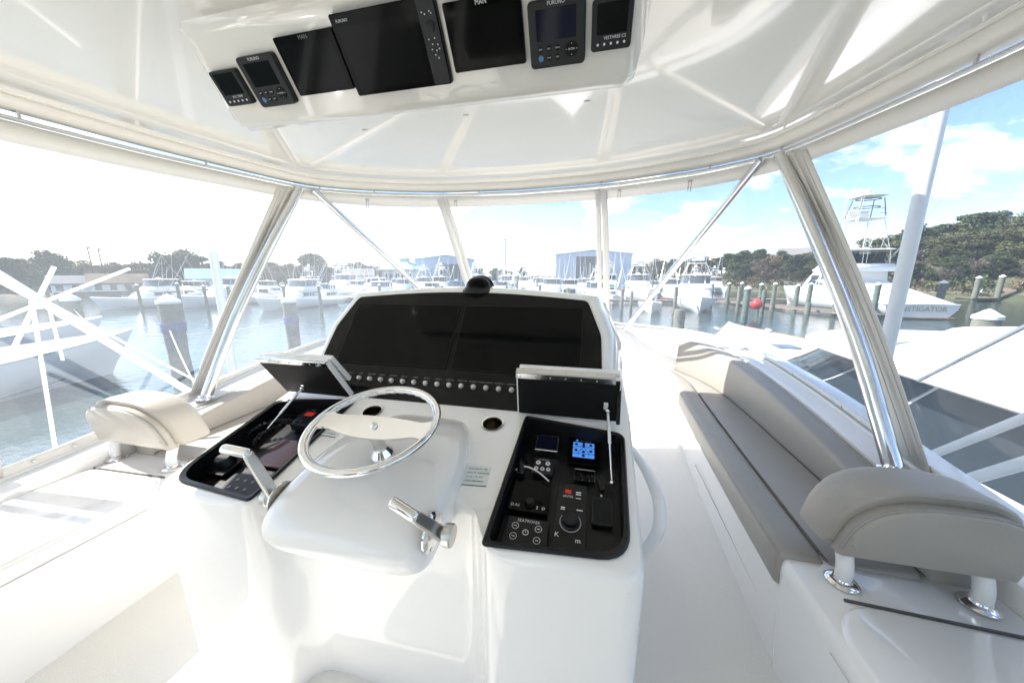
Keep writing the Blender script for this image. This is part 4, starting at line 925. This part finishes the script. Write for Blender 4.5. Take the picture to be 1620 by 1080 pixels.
t_ = empty('pavilion', (-56, 96, WZ+.6), 'pavilion with a teal hip roof and a small cupola on top', 'building')
c = V(-56, 96, WZ+.6)
MB().box(c+V(0, 0, 2.6), (10, 9, 5.2)).build('wall', 'shed_white', t_)
MB().loft([[c+V(x*k, y*k, z) for x, y in ((-6.2, -5.6), (6.2, -5.6), (6.2, 5.6), (-6.2, 5.6))] for k, z in ((1, 5.2), (1, 5.45), (.30, 7.6), (.28, 7.7))]).build('roof', 'teal_roof', t_, ang=20)
MB().box(c+V(0, 0, 8.1), (2.4, 2.2, 1.2)).build('cupola', 'shed_white', t_)
MB().loft([[c+V(x*k, y*k, z) for x, y in ((-1.7, -1.6), (1.7, -1.6), (1.7, 1.6), (-1.7, 1.6))] for k, z in ((1, 8.6), (1, 8.7), (.05, 9.5))]).build('cupola_roof', 'teal_roof', t_, ang=20)
for i in range(5): MB().box(c+V(-4+2*i, -4.52, 3.4), (1.2, .06, 1.6)).build('window', 'house_glass', t_)
def house(c, az, w_, d_, h, label, rc='house_roof', wc='house_white'):
    c = Vector(c); M = Matrix.Rotation(R(-az), 3, 'Z'); P = lambda x, y, z: c+M @ V(x, y, z); t_ = empty('house', c, label, 'house')
    MB().box(P(0, 0, h/2), (w_, d_, h), M).build('wall', wc, t_)
    MB().loft([[P(x, -d_/2-.4, h-.1), P(x, 0, h+d_*.36), P(x, d_/2+.4, h-.1), P(x, d_/2+.4, h+.12), P(x, 0, h+d_*.36+.25), P(x, -d_/2-.4, h+.12)] for x in (-w_/2-.4, w_/2+.4)]).build('roof', rc, t_, ang=20)
    for i in range(int(w_/2)):
        for z in ((h*.3, h*.75) if h > 4 else (h*.55,)): MB().box(P(-w_/2+1+2*i, -d_/2-.02, z), (.9, .06, 1.1), M).build('window', 'house_glass', t_)
def on_land(az, dr): r = lerp_tab(SHORE, az)+dr; return V(r*math.sin(R(az)), r*math.cos(R(az)), land_z(az, r))
house(on_land(26.9, 34)+V(0, 0, 0), 27, 9, 6, 4.8, 'white house among trees above the bow of the large yacht')
house(on_land(24.2, 30), 24, 6, 5, 4.4, 'small white house on the wooded slope left of the large yacht')
house(on_land(-37, 8), -37, 7, 5, 3.2, 'pale house with a grey roof behind the left docks', wc='shed_white')
house(on_land(-65.5, 4), -65, 5, 4, 1.6, 'long low white shed on the far left shore', wc='shed_white')
house(on_land(-54.2, 5), -54, 9, 6, 2.6, 'low building with a pale teal roof behind the left boats', rc='teal_roof', wc='shed_white')
house(on_land(-62.2, 5), -63, 8, 5, 1.6, 'small building with a brown gabled roof on the left shore', rc='leaf_brown')
for az, dr, h, lb in ((-63.9, 12, 9.5, 'left of two thin poles above the left shore'), (-63.2, 12, 9.2, 'right of two thin poles above the left shore'), (-13.8, 8, 14, 'tall utility pole with a crosshead between the halls')):
    p = on_land(az, dr); u = empty('utility_pole', p, lb, 'pole', 'poles on shore')
    MB().tube([p, p+V(0, 0, h)], [.16, .10], 8).build('post', 'bark', u); MB().box(p+V(0, 0, h-.5), (1.6, .12, .14)).build('crossarm', 'bark', u); MB().lathe([(.22, 0), (.22, .5), (0, .55)], p+V(.5, 0, h-.4), n=8).build('insulator', 'cap_white', u)

# ------------------------------------------------------------------ boats
def outline(lv, n):
    z, yb, yf, hw, r, e = lv; o_ = []
    for i in range(n+1):
        t_ = i/n
        if t_ < .3: o_.append(V(hw, yb+(yf-r-yb)*t_/.3, z))
        elif t_ > .7: o_.append(V(-hw, yb+(yf-r-yb)*(1-t_)/.3, z))
        else:
            a = math.pi*(t_-.3)/.4; o_.append(V(hw*math.copysign(abs(math.cos(a))**e, math.cos(a)), yf-r+r*abs(math.sin(a))**e, z))
    return o_
def house_shape(levels, n=40): return MB().loft([outline(l, n) for l in levels])
def on_house(l0, l1, t0, t1, v0, v1, out=.02, nu=12):
    def pt(t_, v): a = outline(l0, 200); b_ = outline(l1, 200); i = min(200, max(0, round(t_*200))); p = a[i].lerp(b_[i], v); c = V(0, (l0[1]+l0[2])/2, p.z); d_ = (p-c); d_.z = 0; return p + d_.normalized()*out
    return MB().grid(lambda u, v: pt(t0+(t1-t0)*u, v0+(v1-v0)*v), nu, 2)
def sportfish(L_, B, label, tower=False, dark=False, cover=None, rig=True, canvas=None, enclosed=True, bowl=.125, seed=0, group=None, name_text=None, hi=1.0, tw_h=1.0):
    rd = random.Random(seed); t_ = empty('sportfishing_boat', (0, 0, 0), label, 'boat', group)
    fb = bowl*L_+.05; fs = .068*L_
    rg_ = hull_rings(L_, B, fb, fs, nst=18)
    h_ = MB().loft(rg_, closed=False); h_.add(rg_[0], [tuple(range(len(rg_[0])))]); h_ = h_.build('hull', 'hull_white', t_, ang=45)
    MB().loft([[r_[0], r_[0].lerp(r_[-1], .2)+V(0, 0, .03), r_[0].lerp(r_[-1], .5)+V(0, 0, .08), r_[0].lerp(r_[-1], .8)+V(0, 0, .03), r_[-1]] for r_ in rg_], closed=False).build('deck', 'boat_white', t_, ang=60)
    for s_ in (0, 1): MB().tube([r_[-1 if s_ else 0] for r_ in rg_], .028*L_/14, 6).build('rub_rail', 'tower_pipe', h_)
    for s_ in (1, -1):
        MB().loft([[V(s_*(abs(r_[7].x)+.012), r_[7].y, r_[7].z-.02), V(s_*(abs(r_[7].x)+.02), r_[7].y, r_[7].z+.07)] for r_ in rg_[:16]], closed=False).build('boot_stripe', 'boot_stripe', h_)
    zd = fs+(fb-fs)*.25; hw = B*.40; k = L_/16
    l0 = (zd-.1, -.16*L_, .24*L_, hw, .16*L_, .8); l1 = (zd+.95*k*hi, -.16*L_, .17*L_, hw*.93, .13*L_, .8); l2 = (zd+1.5*k*hi, -.16*L_, .115*L_, hw*.88, .10*L_, .8)
    hs = house_shape([l0, l1, l2]).build('deckhouse', 'boat_white', t_, ang=50)
    for a, b_ in ((.03, .24), (.25, .36)): on_house(l0, l2, a, b_, .48, .86).build('side_window', 'boat_glass', hs); on_house(l0, l2, 1-b_, 1-a, .48, .86).build('side_window', 'boat_glass', hs)
    if dark: on_house(l0, l2, .37, .63, .42, .86).build('front_window', 'boat_glass', hs)
    zb = l2[0]
    b0 = (zb-.02, -.20*L_, .105*L_, hw*.93, .09*L_, .8); b1 = (zb+.14*k, -.20*L_, .115*L_, hw*.97, .09*L_, .8); b2 = (zb+.62*k, -.19*L_, .075*L_, hw*.90, .08*L_, .8); b3 = (zb+.68*k, -.185*L_, .068*L_, hw*.86, .08*L_, .8)
    house_shape([b0, b1, b2, b3]).build('flybridge', 'boat_white', t_, ang=50)
    zt = zb+1.85*k; T0 = (zt, -.18*L_, .045*L_, hw*.86, .07*L_, .75); T1 = (zt+.05, -.185*L_, .05*L_, hw*.89, .07*L_, .75); T2 = (zt+.13*k, -.17*L_, .035*L_, hw*.8, .07*L_, .75)
    top = house_shape([T0, T1, T2]).build('hardtop', canvas or 'boat_white', t_, ang=50)
    if enclosed:
        e0 = (b3[0], -.14*L_, .066*L_, hw*.84, .08*L_, .8); e1 = (zt, -.14*L_, .040*L_, hw*.83, .07*L_, .78)
        gm = 'boat_glass' if dark else 'boat_glass_mid'
        for a, b_ in ((.02, .17), (.18, .29), (.30, .43), (.44, .56), (.57, .70), (.71, .82), (.83, .98)): on_house(e0, e1, a, b_, .06, .90, 0, 6).build('clear_curtain', gm, top)
    for s_ in (1, -1):
        for y0, y1 in ((-.165*L_, -.16*L_), (.03*L_, .0)): MB().tube([(s_*hw*.86, y0, b2[0]-.1), (s_*hw*.80, y1, zt+.03)], .035*k, 6).build('top_support', 'tower_pipe', top)
    if rig:
        for s_ in (1, -1):
            o_ = MB().tube([(s_*hw*.98, -.02*L_, zd+.9*k), (s_*(hw+.9*k), -.16*L_, zd+5.2*k), (s_*(hw+1.3*k), -.30*L_, zd+9.2*k)], [.045*k, .035*k, .015*k], 6).build('outrigger', 'tower_pipe', t_)
            MB().tube([(s_*(hw+.45*k), -.09*L_, zd+3.1*k), (s_*(hw*.8), -.08*L_, zt)], .015*k, 5).build('stay', 'tower_pipe', o_)
    MB().lathe([(.34*k, 0), (.36*k, .08*k), (.33*k, .2*k), (.2*k, .28*k), (0, .30*k)], (0, -.06*L_, zt+.13*k), n=16).build('radome', 'boat_white', top)
    for x, hgt in ((-.6*hw, 4.6), (.55*hw, 3.6), (.1*hw, 2.4)): MB().tube([(x, -.14*L_, zt+.1), (x*1.05, -.17*L_, zt+hgt*k)], [.028*k, .016*k], 4).build('antenna', 'cap_white', top)
    if tower:
        tw = MB(); z1 = zt+1.7*k*tw_h; z2 = zt+2.9*k*tw_h; w1 = hw*.52; w2 = hw*.42; yb_, yf_ = -.13*L_, -.03*L_
        for s_ in (1, -1):
            for y in (yb_, yf_):
                tw.tube([(s_*hw*.84, (y-.02*L_ if y == yb_ else y+.05*L_), zt), (s_*w1, y, z1)], .032*k, 6); tw.tube([(s_*w1, y, z1), (s_*w2, y+.01*L_, z2)], .026*k, 6)
            tw.tube([(s_*hw*.84, yb_-.02*L_, zt), (s_*w1, yf_, z1)], .02*k, 5); tw.tube([(s_*w1, yb_, z1+.45*k), (s_*w1, yf_, z1+.45*k)], .02*k, 5)
            tw.tube([(s_*w1, yb_, z1+.85*k), (s_*w1*.95, yf_, z1+.85*k)], .02*k, 5)
        for y in (yb_, yf_):
            for z in (z1+.45*k, z1+.85*k): tw.tube([(-w1, y, z), (w1, y, z)], .02*k, 5)
        for i in range(int(6*tw_h)): tw.tube([(-.16*k, yb_-.012*L_, zt+.28*k*i), (.16*k, yb_-.012*L_, zt+.28*k*i)], .016*k, 4)
        for s_ in (1, -1): tw.tube([(s_*.16*k, yb_-.015*L_, zt-1.2*k), (s_*.16*k, yb_-.005*L_, z1)], .018*k, 5)
        tw.build('tower_frame', 'tower_pipe', t_)
        MB().box((0, (yb_+yf_)/2, z1), (w1*2.1, yf_-yb_+.3*k, .08*k)).build('tower_platform', 'boat_white', t_, bevel=.02)
        MB().box((0, yf_-.1*k, z1+.55*k), (w1*1.5, .35*k, .5*k)).build('tower_helm', 'boat_white', t_, bevel=.05)
        MB().box((0, (yb_+yf_)/2, z2), (w2*2.3, yf_-yb_+.2*k, .07*k)).build('tower_top', 'boat_white', t_, bevel=.02)
        MB().lathe([(.28*k, 0), (.30*k, .1*k), (.26*k, .5*k), (.12*k, .62*k), (0, .64*k)], (0, (yb_+yf_)/2, z2+.04*k), n=14).build('tower_radome', 'boat_white', t_)
    # bow rail
    n = 8; 
    if rd.random() < .55 or L_ < 12:
        for s_ in (1, -1):
            pth = [rg_[i][-1 if s_ > 0 else 0]*1 for i in range(11, 19)]
            pth = [V(p.x*.9, p.y-.05, p.z+.5*k) for p in pth]; MB().tube(pth, .014*k, 5).build('bow_rail', 'tower_pipe', t_)
            for p in pth[::2]: MB().tube([p, p-V(0, 0, .5*k)], .012*k, 4).build('stanchion', 'tower_pipe', t_)
    if cover: MB().loft([[V(-hw*.8*q, y, zd+.3*k*hh), V(-hw*.4*q, y, zd+.62*k*hh), V(hw*.4*q, y, zd+.62*k*hh), V(hw*.8*q, y, zd+.3*k*hh)] for y, q, hh in ((.18*L_, 1.0, 1.2), (.28*L_, .85, .95), (.38*L_, .5, .8))], closed=False).build('bow_cover', cover, t_, ang=60)
    # cockpit sole dropped behind the house
    MB().box((0, -.33*L_, zd-.06), (B*.62, .26*L_, .05)).build('cockpit_hatch', 'boat_white', t_, bevel=.02)
    MB().box((0, -.175*L_, zd+.55*k), (hw*1.3, .04, .95*k)).build('salon_door', 'boat_glass', t_)
    return t_
def runabout(L_, B, label, top='canvas_tan', hullm='hull_white', group=None):
    t_ = empty('centre_console_boat', (0, 0, 0), label, 'boat', group); k = L_/8
    rg_ = hull_rings(L_, B, .155*L_, .095*L_, nst=14); h_ = MB().loft(rg_, closed=False); h_.add(rg_[0], [tuple(range(len(rg_[0])))]); h_ = h_.build('hull', hullm, t_, ang=45)
    MB().loft([[r_[0], r_[0].lerp(r_[-1], .12)-V(0, 0, .02), r_[0].lerp(r_[-1], .14)-V(0, 0, .28*k), r_[0].lerp(r_[-1], .86)-V(0, 0, .28*k), r_[0].lerp(r_[-1], .88)-V(0, 0, .02), r_[-1]] for r_ in rg_], closed=False).build('deck', 'boat_white', t_, ang=30)
    for s_ in (0, 1): MB().tube([r_[-1 if s_ else 0] for r_ in rg_], .03*k, 6).build('rub_rail', 'tower_pipe', h_)
    z = .09*L_; c0 = (z-.2, -.08*L_, .10*L_, .42*k, .3*k, .8); c1 = (z+.75*k, -.06*L_, .06*L_, .38*k, .3*k, .8)
    cs = house_shape([c0, c1]).build('console', 'boat_white', t_); on_house(c0, c1, .30, .70, .72, 1.25, .02, 8).build('windscreen', 'boat_glass_mid', cs)
    tt = house_shape([(z+1.75*k, -.14*L_, .12*L_, .8*k, .4*k, .7), (z+1.82*k, -.14*L_, .12*L_, .82*k, .4*k, .7), (z+1.88*k, -.12*L_, .10*L_, .7*k, .4*k, .7)]).build('t_top', top, t_)
    for s_ in (1, -1):
        for y in (-.09*L_, .07*L_): MB().tube([(s_*.5*k, y, z-.1), (s_*.66*k, y*.9, z+1.78*k)], .028*k, 6).build('leg', 'tower_pipe', tt)
        MB().tube([(s_*.7*k, 0, z+1.8*k), (s_*1.3*k, -.25*L_, z+5.2*k)], [.025*k, .01*k], 5).build('outrigger', 'tower_pipe', t_)
    MB().loft([[V(x, y, zz_) for x, y in rpoly([(-.25*k, -.02), (.25*k, -.02), (.2*k, -.7*k), (-.2*k, -.7*k)], .08*k)] for zz_ in (0, .5*k, .95*k)]).build('outboard_motor', 'boat_white', t_, bevel=.05).location = (0, -L_/2, .1)
    return t_
def place(t_, x, y, az, z=WZ): t_.location = (x, y, z); t_.rotation_euler = (0, 0, R(-az)); return t_
def again(t_, x, y, az, label, sc=1, group=None):
    c = copy_tree(t_); place(c, x, y, az); c['label'] = label; c.scale = (sc, sc, sc)
    if group: c['group'] = group
    return c
# large yacht with its name on the stern
ty = sportfish(21, 6.7, 'large white yacht with tall tower, its name lettered on the stern', tower=True, dark=True, hi=1.5, bowl=.122, seed=3, rig=True, tw_h=1.6)
MB().loft([[V(x, y, z) for x, z in pr] for y, pr in ((-10.45, ((-3.0, 1.45), (3.0, 1.45), (3.0, 1.2), (-3.0, 1.2))), (-3.4, ((-2.5, 3.6), (2.5, 3.6), (2.5, 1.6), (-2.5, 1.6))))]).build('cockpit_cover', 'boat_white', ty, bevel=.1)
MB().box((0, -10.6, .12), (5.6, .5, .10)).build('swim_platform', 'teak', ty, bevel=.02)
MT['gold_print'] = mat('gold_print', (.42, .33, .16), .4, metal=.3)
text('INSTIGATOR', .72, (V(0, -10.545, .98), V(1, 0, 0), V(0, 0, 1)), 'gold_print', ty, sx=1.0, thick=.02)
for s_ in (1, -1): MB().lathe([(.5, 0), (.52, .15), (.46, .5), (.25, .72), (0, .76)], (s_*1.0, -1.6, 6.75), n=16).build('satellite_dome', 'boat_white', ty)
for s_ in (1, -1):
    for y0, y1, z0, z1 in ((-2.9, -2.6, 10.9, 12.9), (-.9, -1.3, 10.9, 12.9)): MB().tube([(s_*1.35, y0, z0), (s_*1.1, y1, z1)], .05, 6).build('tower_hoop_leg', 'dark_pipe', ty)
for z, w_ in ((12.9, 1.2), (12.0, 1.25)): MB().tube([(w_*math.cos(2*math.pi*i/20), -1.95+.8*math.sin(2*math.pi*i/20), z) for i in range(20)], .055, 6, closed=True).build('tower_hoop', 'dark_pipe', ty)
place(ty, 31.5, 51.2, -5)
# the neighbour on the right
nb = empty('motor_yacht', (0, 0, 0), 'white neighbouring boat with dark wraparound windows at the right edge', 'boat')
rg_ = hull_rings(18.4, 6.0, 1.78, 1.25, nst=20, chine=.78)
h_ = MB().loft(rg_, closed=False); h_.add(rg_[0], [tuple(range(len(rg_[0])))]); h_ = h_.build('hull', 'hull_white', nb, ang=45)
MB().loft([[r_[0], r_[0].lerp(r_[-1], .06)+V(0, 0, .03), r_[0].lerp(r_[-1], .25)+V(0, 0, .10), r_[0].lerp(r_[-1], .5)+V(0, 0, .14), r_[0].lerp(r_[-1], .75)+V(0, 0, .10), r_[0].lerp(r_[-1], .94)+V(0, 0, .03), r_[-1]] for r_ in rg_], closed=False).build('deck', 'boat_white', nb, ang=60)
for s_ in (0, 1): MB().tube([r_[-1 if s_ else 0]+V(0, 0, .02) for r_ in rg_], .035, 6).build('toe_rail', 'teak', h_)
hl = [(1.2, -6, 1.6, 2.45, 2.4, .8), (1.75, -6, 1.4, 2.42, 2.4, .8), (2.3, -6, .2, 2.35, 2.2, .8), (2.86, -6, -.9, 2.3, 2.0, .8)]
hs = house_shape(hl).build('deckhouse', 'boat_white', nb, ang=50)
for a, b_ in ((.02, .16), (.165, .27), (.275, .42), (.425, .575), (.58, .725), (.73, .835), (.84, .98)): on_house(hl[1], hl[2], a, b_, .12, 1, .02, 10).build('window', 'boat_glass', hs); on_house(hl[2], hl[3], a, b_, 0, .82, .02, 10).build('window', 'boat_glass', hs)
br = house_shape([(2.84, -6, -.9, 2.75, 2.3, .75), (2.90, -6, -.78, 2.88, 2.4, .75), (2.98, -6, -.76, 2.90, 2.4, .75), (3.06, -6, -.95, 2.75, 2.3, .75)]).build('flybridge_brow', 'boat_white', nb, ang=50)
house_shape([(3.04, -6, -2.4, 2.35, 1.9, .75), (3.35, -6, -2.9, 2.25, 1.9, .75), (3.43, -6, -3.0, 2.15, 1.8, .75)]).build('flybridge_coaming', 'boat_white', nb, ang=50)
MB().tube(outline((3.075, -6, -2.36, 2.37, 1.9, .75), 40), .018, 5).build('shade_line', 'canvas_grey', br)  # grey strip drawn in as the line of shade at the coaming foot
MB().prism(rrect(-.35, .35, 3.6, 4.3, .08), lambda a, b: V(a, b, 1.6), lambda a, b: V(a, b, 1.715)).build('deck_hatch', 'boat_glass_mid', nb)
for x in (-1.2, .9):
    for y in (7.2,): MB().box((x, y, 1.82), (.12, .4, .1)).build('cleat', 'tower_pipe', nb, bevel=.02)
place(nb, 7.55, 9.7, 0)
# bows of two boats on the left
n1 = sportfish(14, 4.6, 'white boat bow in shade close by on the left', seed=5, rig=False); place(n1, -19.6, 3.6, 0)
n2 = again(n1, -27.5, 6.6, 0, 'white boat bow beyond the nearer shaded one at the left edge', 1.0)
# opposite row, bows toward us
rowA = sportfish(12.5, 4.2, 'flybridge boat leftmost in the opposite row, behind the white cross struts', seed=6, canvas='boat_white'); place(rowA, -58, 34, 180)
again(rowA, -51.5, 38.5, 180, 'white flybridge boat with a blue side window band, left of the thick left pipe', 1.05)
rowB = sportfish(12.5, 4.3, 'white flybridge boat just right of the thick left pipe', seed=12, rig=True); place(rowB, -37.5, 37.5, 180)
cc = runabout(8.4, 2.7, 'open centre console boat with its bow by the left end of the dashboard', 'boat_white'); place(cc, -25.4, 34.2, 176)
tb = sportfish(14.5, 4.7, 'white boat with a tuna tower and bow toward us beside the red buoy', tower=True, seed=8); place(tb, 13.9, 47.6, 190)
c2 = runabout(8.5, 2.8, 'small open boat with its bow toward us below the right diagonal pipe', 'boat_white'); place(c2, 7.9, 43.6, 187)
c3 = sportfish(11.5, 3.9, 'white boat behind the right window post, bow toward us', seed=14, tower=False); place(c3, 1.4, 47, 181)
GA = 'boats moored in the far rows'
far1 = sportfish(12.5, 4.3, 'white flybridge boat with a tan bow cover in front of the open hall door', seed=21, cover='canvas_grey', group=GA); place(far1, -5.8, 58, 180)
far2 = sportfish(14.5, 4.6, 'tall white tower boat behind the black compass', tower=True, seed=22, group=GA); place(far2, -22.5, 66, 182)
far3 = runabout(8.2, 2.7, 'small boat with a teal canvas top right of the compass', 'canvas_teal', group=GA); place(far3, -10.5, 57, 184)
far4 = sportfish(11, 3.9, 'blue topped boat near the hall with its bow toward us', seed=23, canvas='canvas_blue', group=GA); place(far4, -15.5, 60, 178)
rd = random.Random(5); protos = [far1, far2, far4, far3, rowB, c3, tb]
spots = [(-33, 57), (-38.5, 58), (-44, 56), (-28, 60), (-49, 60), (-55, 57), (-18.5, 75), (-24, 78), (-30, 80), (-36, 78), (-42, 77), (-48, 79), (-12, 76), (-6.5, 78), (-1, 74), (4.5, 77), (10, 76), (-62, 44), (-68, 48), (-61, 56), (9.5, 62), (5, 60), (0.2, 61), (15, 84), (20, 88), (26, 92), (31, 95), (14.5, 66), (-52, 66), (-57.5, 68), (-63, 66), (-35.5, 67.5), (-30.2, 69), (-41, 67), (-46.5, 66), (-17, 67), (-9.5, 67), (-3.5, 66), (7.3, 69), (12.2, 79), (2, 83), (-9, 84), (-15.5, 84), (-21.5, 86), (-28, 87), (-70, 57), (-67, 38), (-45.5, 47.5), (-40, 47), (-33, 46.5), (-27, 48), (-21, 49.5)]
for i, (x, y) in enumerate(spots):
    p = protos[rd.randrange(len(protos))]
    where = 'in the left far rows' if x < -30 else ('in the far rows behind the dashboard' if x < 0 else 'in the far rows right of the window post')
    tw_ = 'tower boat' if p in (far2, tb) else ('small open boat' if p is far3 else 'flybridge boat')
    again(p, x+rd.uniform(-.6, .6), y+rd.uniform(-2, 2), 180+rd.uniform(-6, 6) if rd.random() < .7 else rd.uniform(-6, 6), f'white {tw_} {where}', rd.uniform(.82, 1.05), GA)
sk = runabout(6, 2.2, 'turquoise topped skiff far off between the two tall boats', 'canvas_teal'); place(sk, 13.5, 92, 60)
sk2 = again(sk, 20, 86, 80, 'pale skiff lying crosswise left of the tuna tower boat', 1.2)
# ------------------------------------------------------------------ pilings, docks, small things
def piling(x, y, zt, r, label, cap=True, m_='piling_wood', group='dock pilings', rope=None, lean=(0, 0)):
    t_ = empty('piling', (x, y, WZ), label, 'piling', group); b_ = V(x, y, WZ-.8); e = V(x+lean[0], y+lean[1], zt)
    n = 8; MB().tube([b_.lerp(e, i/n) for i in range(n+1)], [r*(1+.05*math.sin(i*2.1+x)) for i in range(n+1)], 14).build('post', m_, t_)
    if cap: MB().lathe([(r*1.12, -.16*r), (r*1.12, .05), (r*.75, r*.45), (r*.35, r*.8), (0, r*.98)], e, n=18).build('cap', 'cap_white', t_, ang=50)
    if rope:
        m_ = MB()
        for q in range(7): m_.tube([V(x, y, rope+q*.055) + V(math.cos(a)*r*1.09, math.sin(a)*r*1.09, .02*math.sin(a*2+q)) for a in [2*math.pi*i/16 for i in range(16)]], .028, 5, closed=True)
        m_.tube(cr([V(x+r, y-.1, rope+.3), V(x+r+.2, y-.2, rope-.2), V(x+r*.8, y-.3, rope-.55), V(x+r*.4, y-r, rope-.1)], 6), .02, 5)
        m_.build('rope_coil', 'rope_blue', t_)
    return t_
piling(-15.65, 9.78, .43, .33, 'near capped piling with a blue rope coil, left of the thick left pipe', rope=-.75)
piling(-15.0, 14.6, .10, .31, 'near capped piling with a rope coil just right of the thick left pipe', rope=-1.05)
piling(-29, 13.2, .08, .36, 'capped piling behind the white cross struts on the left')
piling(10.9, 11.4, .36, .24, 'big weathered piling with a white cone cap at the right edge')
piling(7.3, 27.3, -1.05, .40, 'short pale piling below the bow of the tuna tower boat', cap=False)
piling(14.45, 34.2, .30, .26, 'green capped piling standing free beside the red buoy', m_='piling_green')
for i, (x, y, zt) in enumerate(((-48.2, 30.6, .5), (-44.6, 31, .2), (-41.2, 31.2, .2), (-33.3, 31.3, .3), (-29.2, 32, .3), (-22.5, 33.5, .4), (-53.5, 29.8, .3), (-62.5, 26.5, .4))):
    piling(x, y, zt, .17, f'slim grey piling in front of the opposite row, number {i+1} counted from the dashboard' if False else 'slim grey piling between the boats of the opposite row', cap=True, group='slim pilings of the opposite row')
for i, (x, y, zt) in enumerate(((4.6, 44, -.2), (5.9, 45.5, -.5), (10.2, 41.5, .2), (11.0, 45, -.6), (-2.5, 50, -.3), (-7, 52, 0), (-12.6, 53, -.2), (17.8, 44.5, .2), (3.2, 52, -.2), (-16, 53.5, .3), (-20.5, 54, .5), (-25, 53, .2), (-29, 52, .4), (-33.5, 53, .3), (-9.6, 66, .9), (-4, 67, .8), (1.8, 66, .8), (7.5, 67, .8), (-14, 68, 1.2), (-27, 68, .9), (-33, 67, .9), (12.5, 70, .8))):
    piling(x, y, zt, .2, 'slim grey piling among the boats behind the dashboard', cap=False, group='slim pilings in the middle distance')
def dock(a, b_, w_, label, z=WZ+.55, planks=True):
    a, b_ = Vector((*a, z)), Vector((*b_, z)); d_ = (b_-a); ln_ = d_.length; d_.normalize(); n_ = V(-d_.y, d_.x, 0); t_ = empty('dock', a, label, 'dock', 'wooden docks')
    M = Matrix((d_, n_, V(0, 0, 1))).transposed()
    for s_ in (-1, 1): MB().box((a+b_)/2+n_*(s_*(w_/2-.1))-V(0, 0, .16), (ln_, .12, .24), M).build('stringer', 'dock_wood', t_)
    n = min(290, int(ln_/.16)); pm = MB().box((0, 0, 0), (.13, w_, .045), M).mesh('plank'); pm.materials.append(MT['dock_wood'])
    for i in range(n):
        o_ = bpy.data.objects.new('plank', pm); COL.objects.link(o_); o_.parent = t_; o_.location = d_*(ln_*(i+.5)/n) + V(0, 0, random.uniform(-.006, .006)); o_.scale = (1, 1, 1)
    return t_
dock((20.8, 58), (27.6, 38.5), 1.7, 'wooden finger dock along the left side of the large yacht')
dock((12, 60), (40, 62), 1.8, 'dock crossing behind the large yacht bow')
dock((-64, 44.5), (-20, 52.5), 1.9, 'long dock behind the opposite row of boats on the left')
dock((-20, 52.5), (18, 55.5), 1.9, 'long dock behind the opposite row in the middle')
dock((62, 72), (95, 84), 2.2, 'floating work dock with drums near the wooded bank')
for i, (x, y, zt) in enumerate(((20.6, 55.5, .3), (22.0, 54.8, .35), (22.6, 50.5, .3), (23.7, 49.5, .4), (24.4, 46.0, .3), (25.4, 45.5, .5), (26.0, 42.0, .35), (27.2, 41.5, .5), (28.2, 40.3, .6), (19.4, 58.5, .2))):
    piling(x, y, zt, .23, 'green grey capped piling along the dock beside the large yacht', m_='piling_green', group='pilings along the yacht dock')
for i, (x, y, zt) in enumerate(((22.3, 46.5, -1.6), (24.1, 43.0, -1.5), (25.9, 38.8, -1.5))): piling(x, y, zt, .26, 'short brown piling under the edge of the yacht dock', cap=False, group='short pilings of the yacht dock')
for (x, y, zt, lb) in ((41.5, 50.5, .6, 'capped post right behind the stern of the large yacht'), (63, 71.5, 1.1, 'tall capped piling left of the work dock'), (67.3, 73, 1.3, 'tall capped piling in the middle of the work dock'), (71, 74.3, .2, 'short brown piling right of the white box on the work dock')): piling(x, y, zt, .34, lb, m_='piling_wood')
tag(MB().box((70, 76.2, WZ+1.35), (5.2, 1.6, 1.1)).build('dock_box', 'cap_white', None, bevel=.08), 'long white dock box on the work dock at the right edge', 'box')
for x, y, mm, lb in ((73.2, 76.3, 'orange_drum', 'orange drum at the right end of the white dock box'), (68.5, 74.4, 'piling_green', 'green barrel in front of the white dock box')):
    tag(MB().lathe([(.42, 0), (.46, .05), (.46, .5), (.48, .55), (.46, .6), (.46, 1.1), (.42, 1.16)], (x, y, WZ+.58), n=16).build('drum', mm), lb, 'drum')
by = empty('mooring_buoy', (17.2, 38.6, WZ), 'red ball buoy hanging beside the free standing green piling', 'buoy')
MB().grid(sell(.52, .52, .52, 1, 1, Matrix.Identity(3), V(17.2, 38.6, WZ+1.35)), 14, 22).build('ball', 'buoy_red', by, ang=180)
MB().tube([(17.2, 38.6, WZ+1.8), (17.2, 38.6, WZ+2.05)], .08, 8).build('eye', 'buoy_red', by); MB().tube([(17.2, 38.6, WZ+2.05), (17.9, 39.3, WZ+2.2)], .02, 5).build('line', 'rope', by)
piling(18.1, 39.4, -.05, .20, 'dark piling that carries the red ball buoy', cap=False, m_='piling_green')
for a, b_, sag, lb in (((-15.6, 9.6, -.6), (-2.4, 2.5, -1.3), 1.2, 'mooring line from the roped piling on the left to this boat'), ((-15.0, 14.4, -.9), (-20, 11, -1.3), .5, 'slack mooring line between the two near pilings on the left'), ((-29, 13.2, -.4), (-20, 10.2, -1.4), .5, 'mooring line from the far left piling to the shaded bow')):
    a, b_ = Vector(a), Vector(b_); tag(MB().tube([a.lerp(b_, i/14)-V(0, 0, sag*4*(i/14)*(1-i/14)*.5) for i in range(15)], .022, 5).build('mooring_line', 'rope'), lb, 'rope')
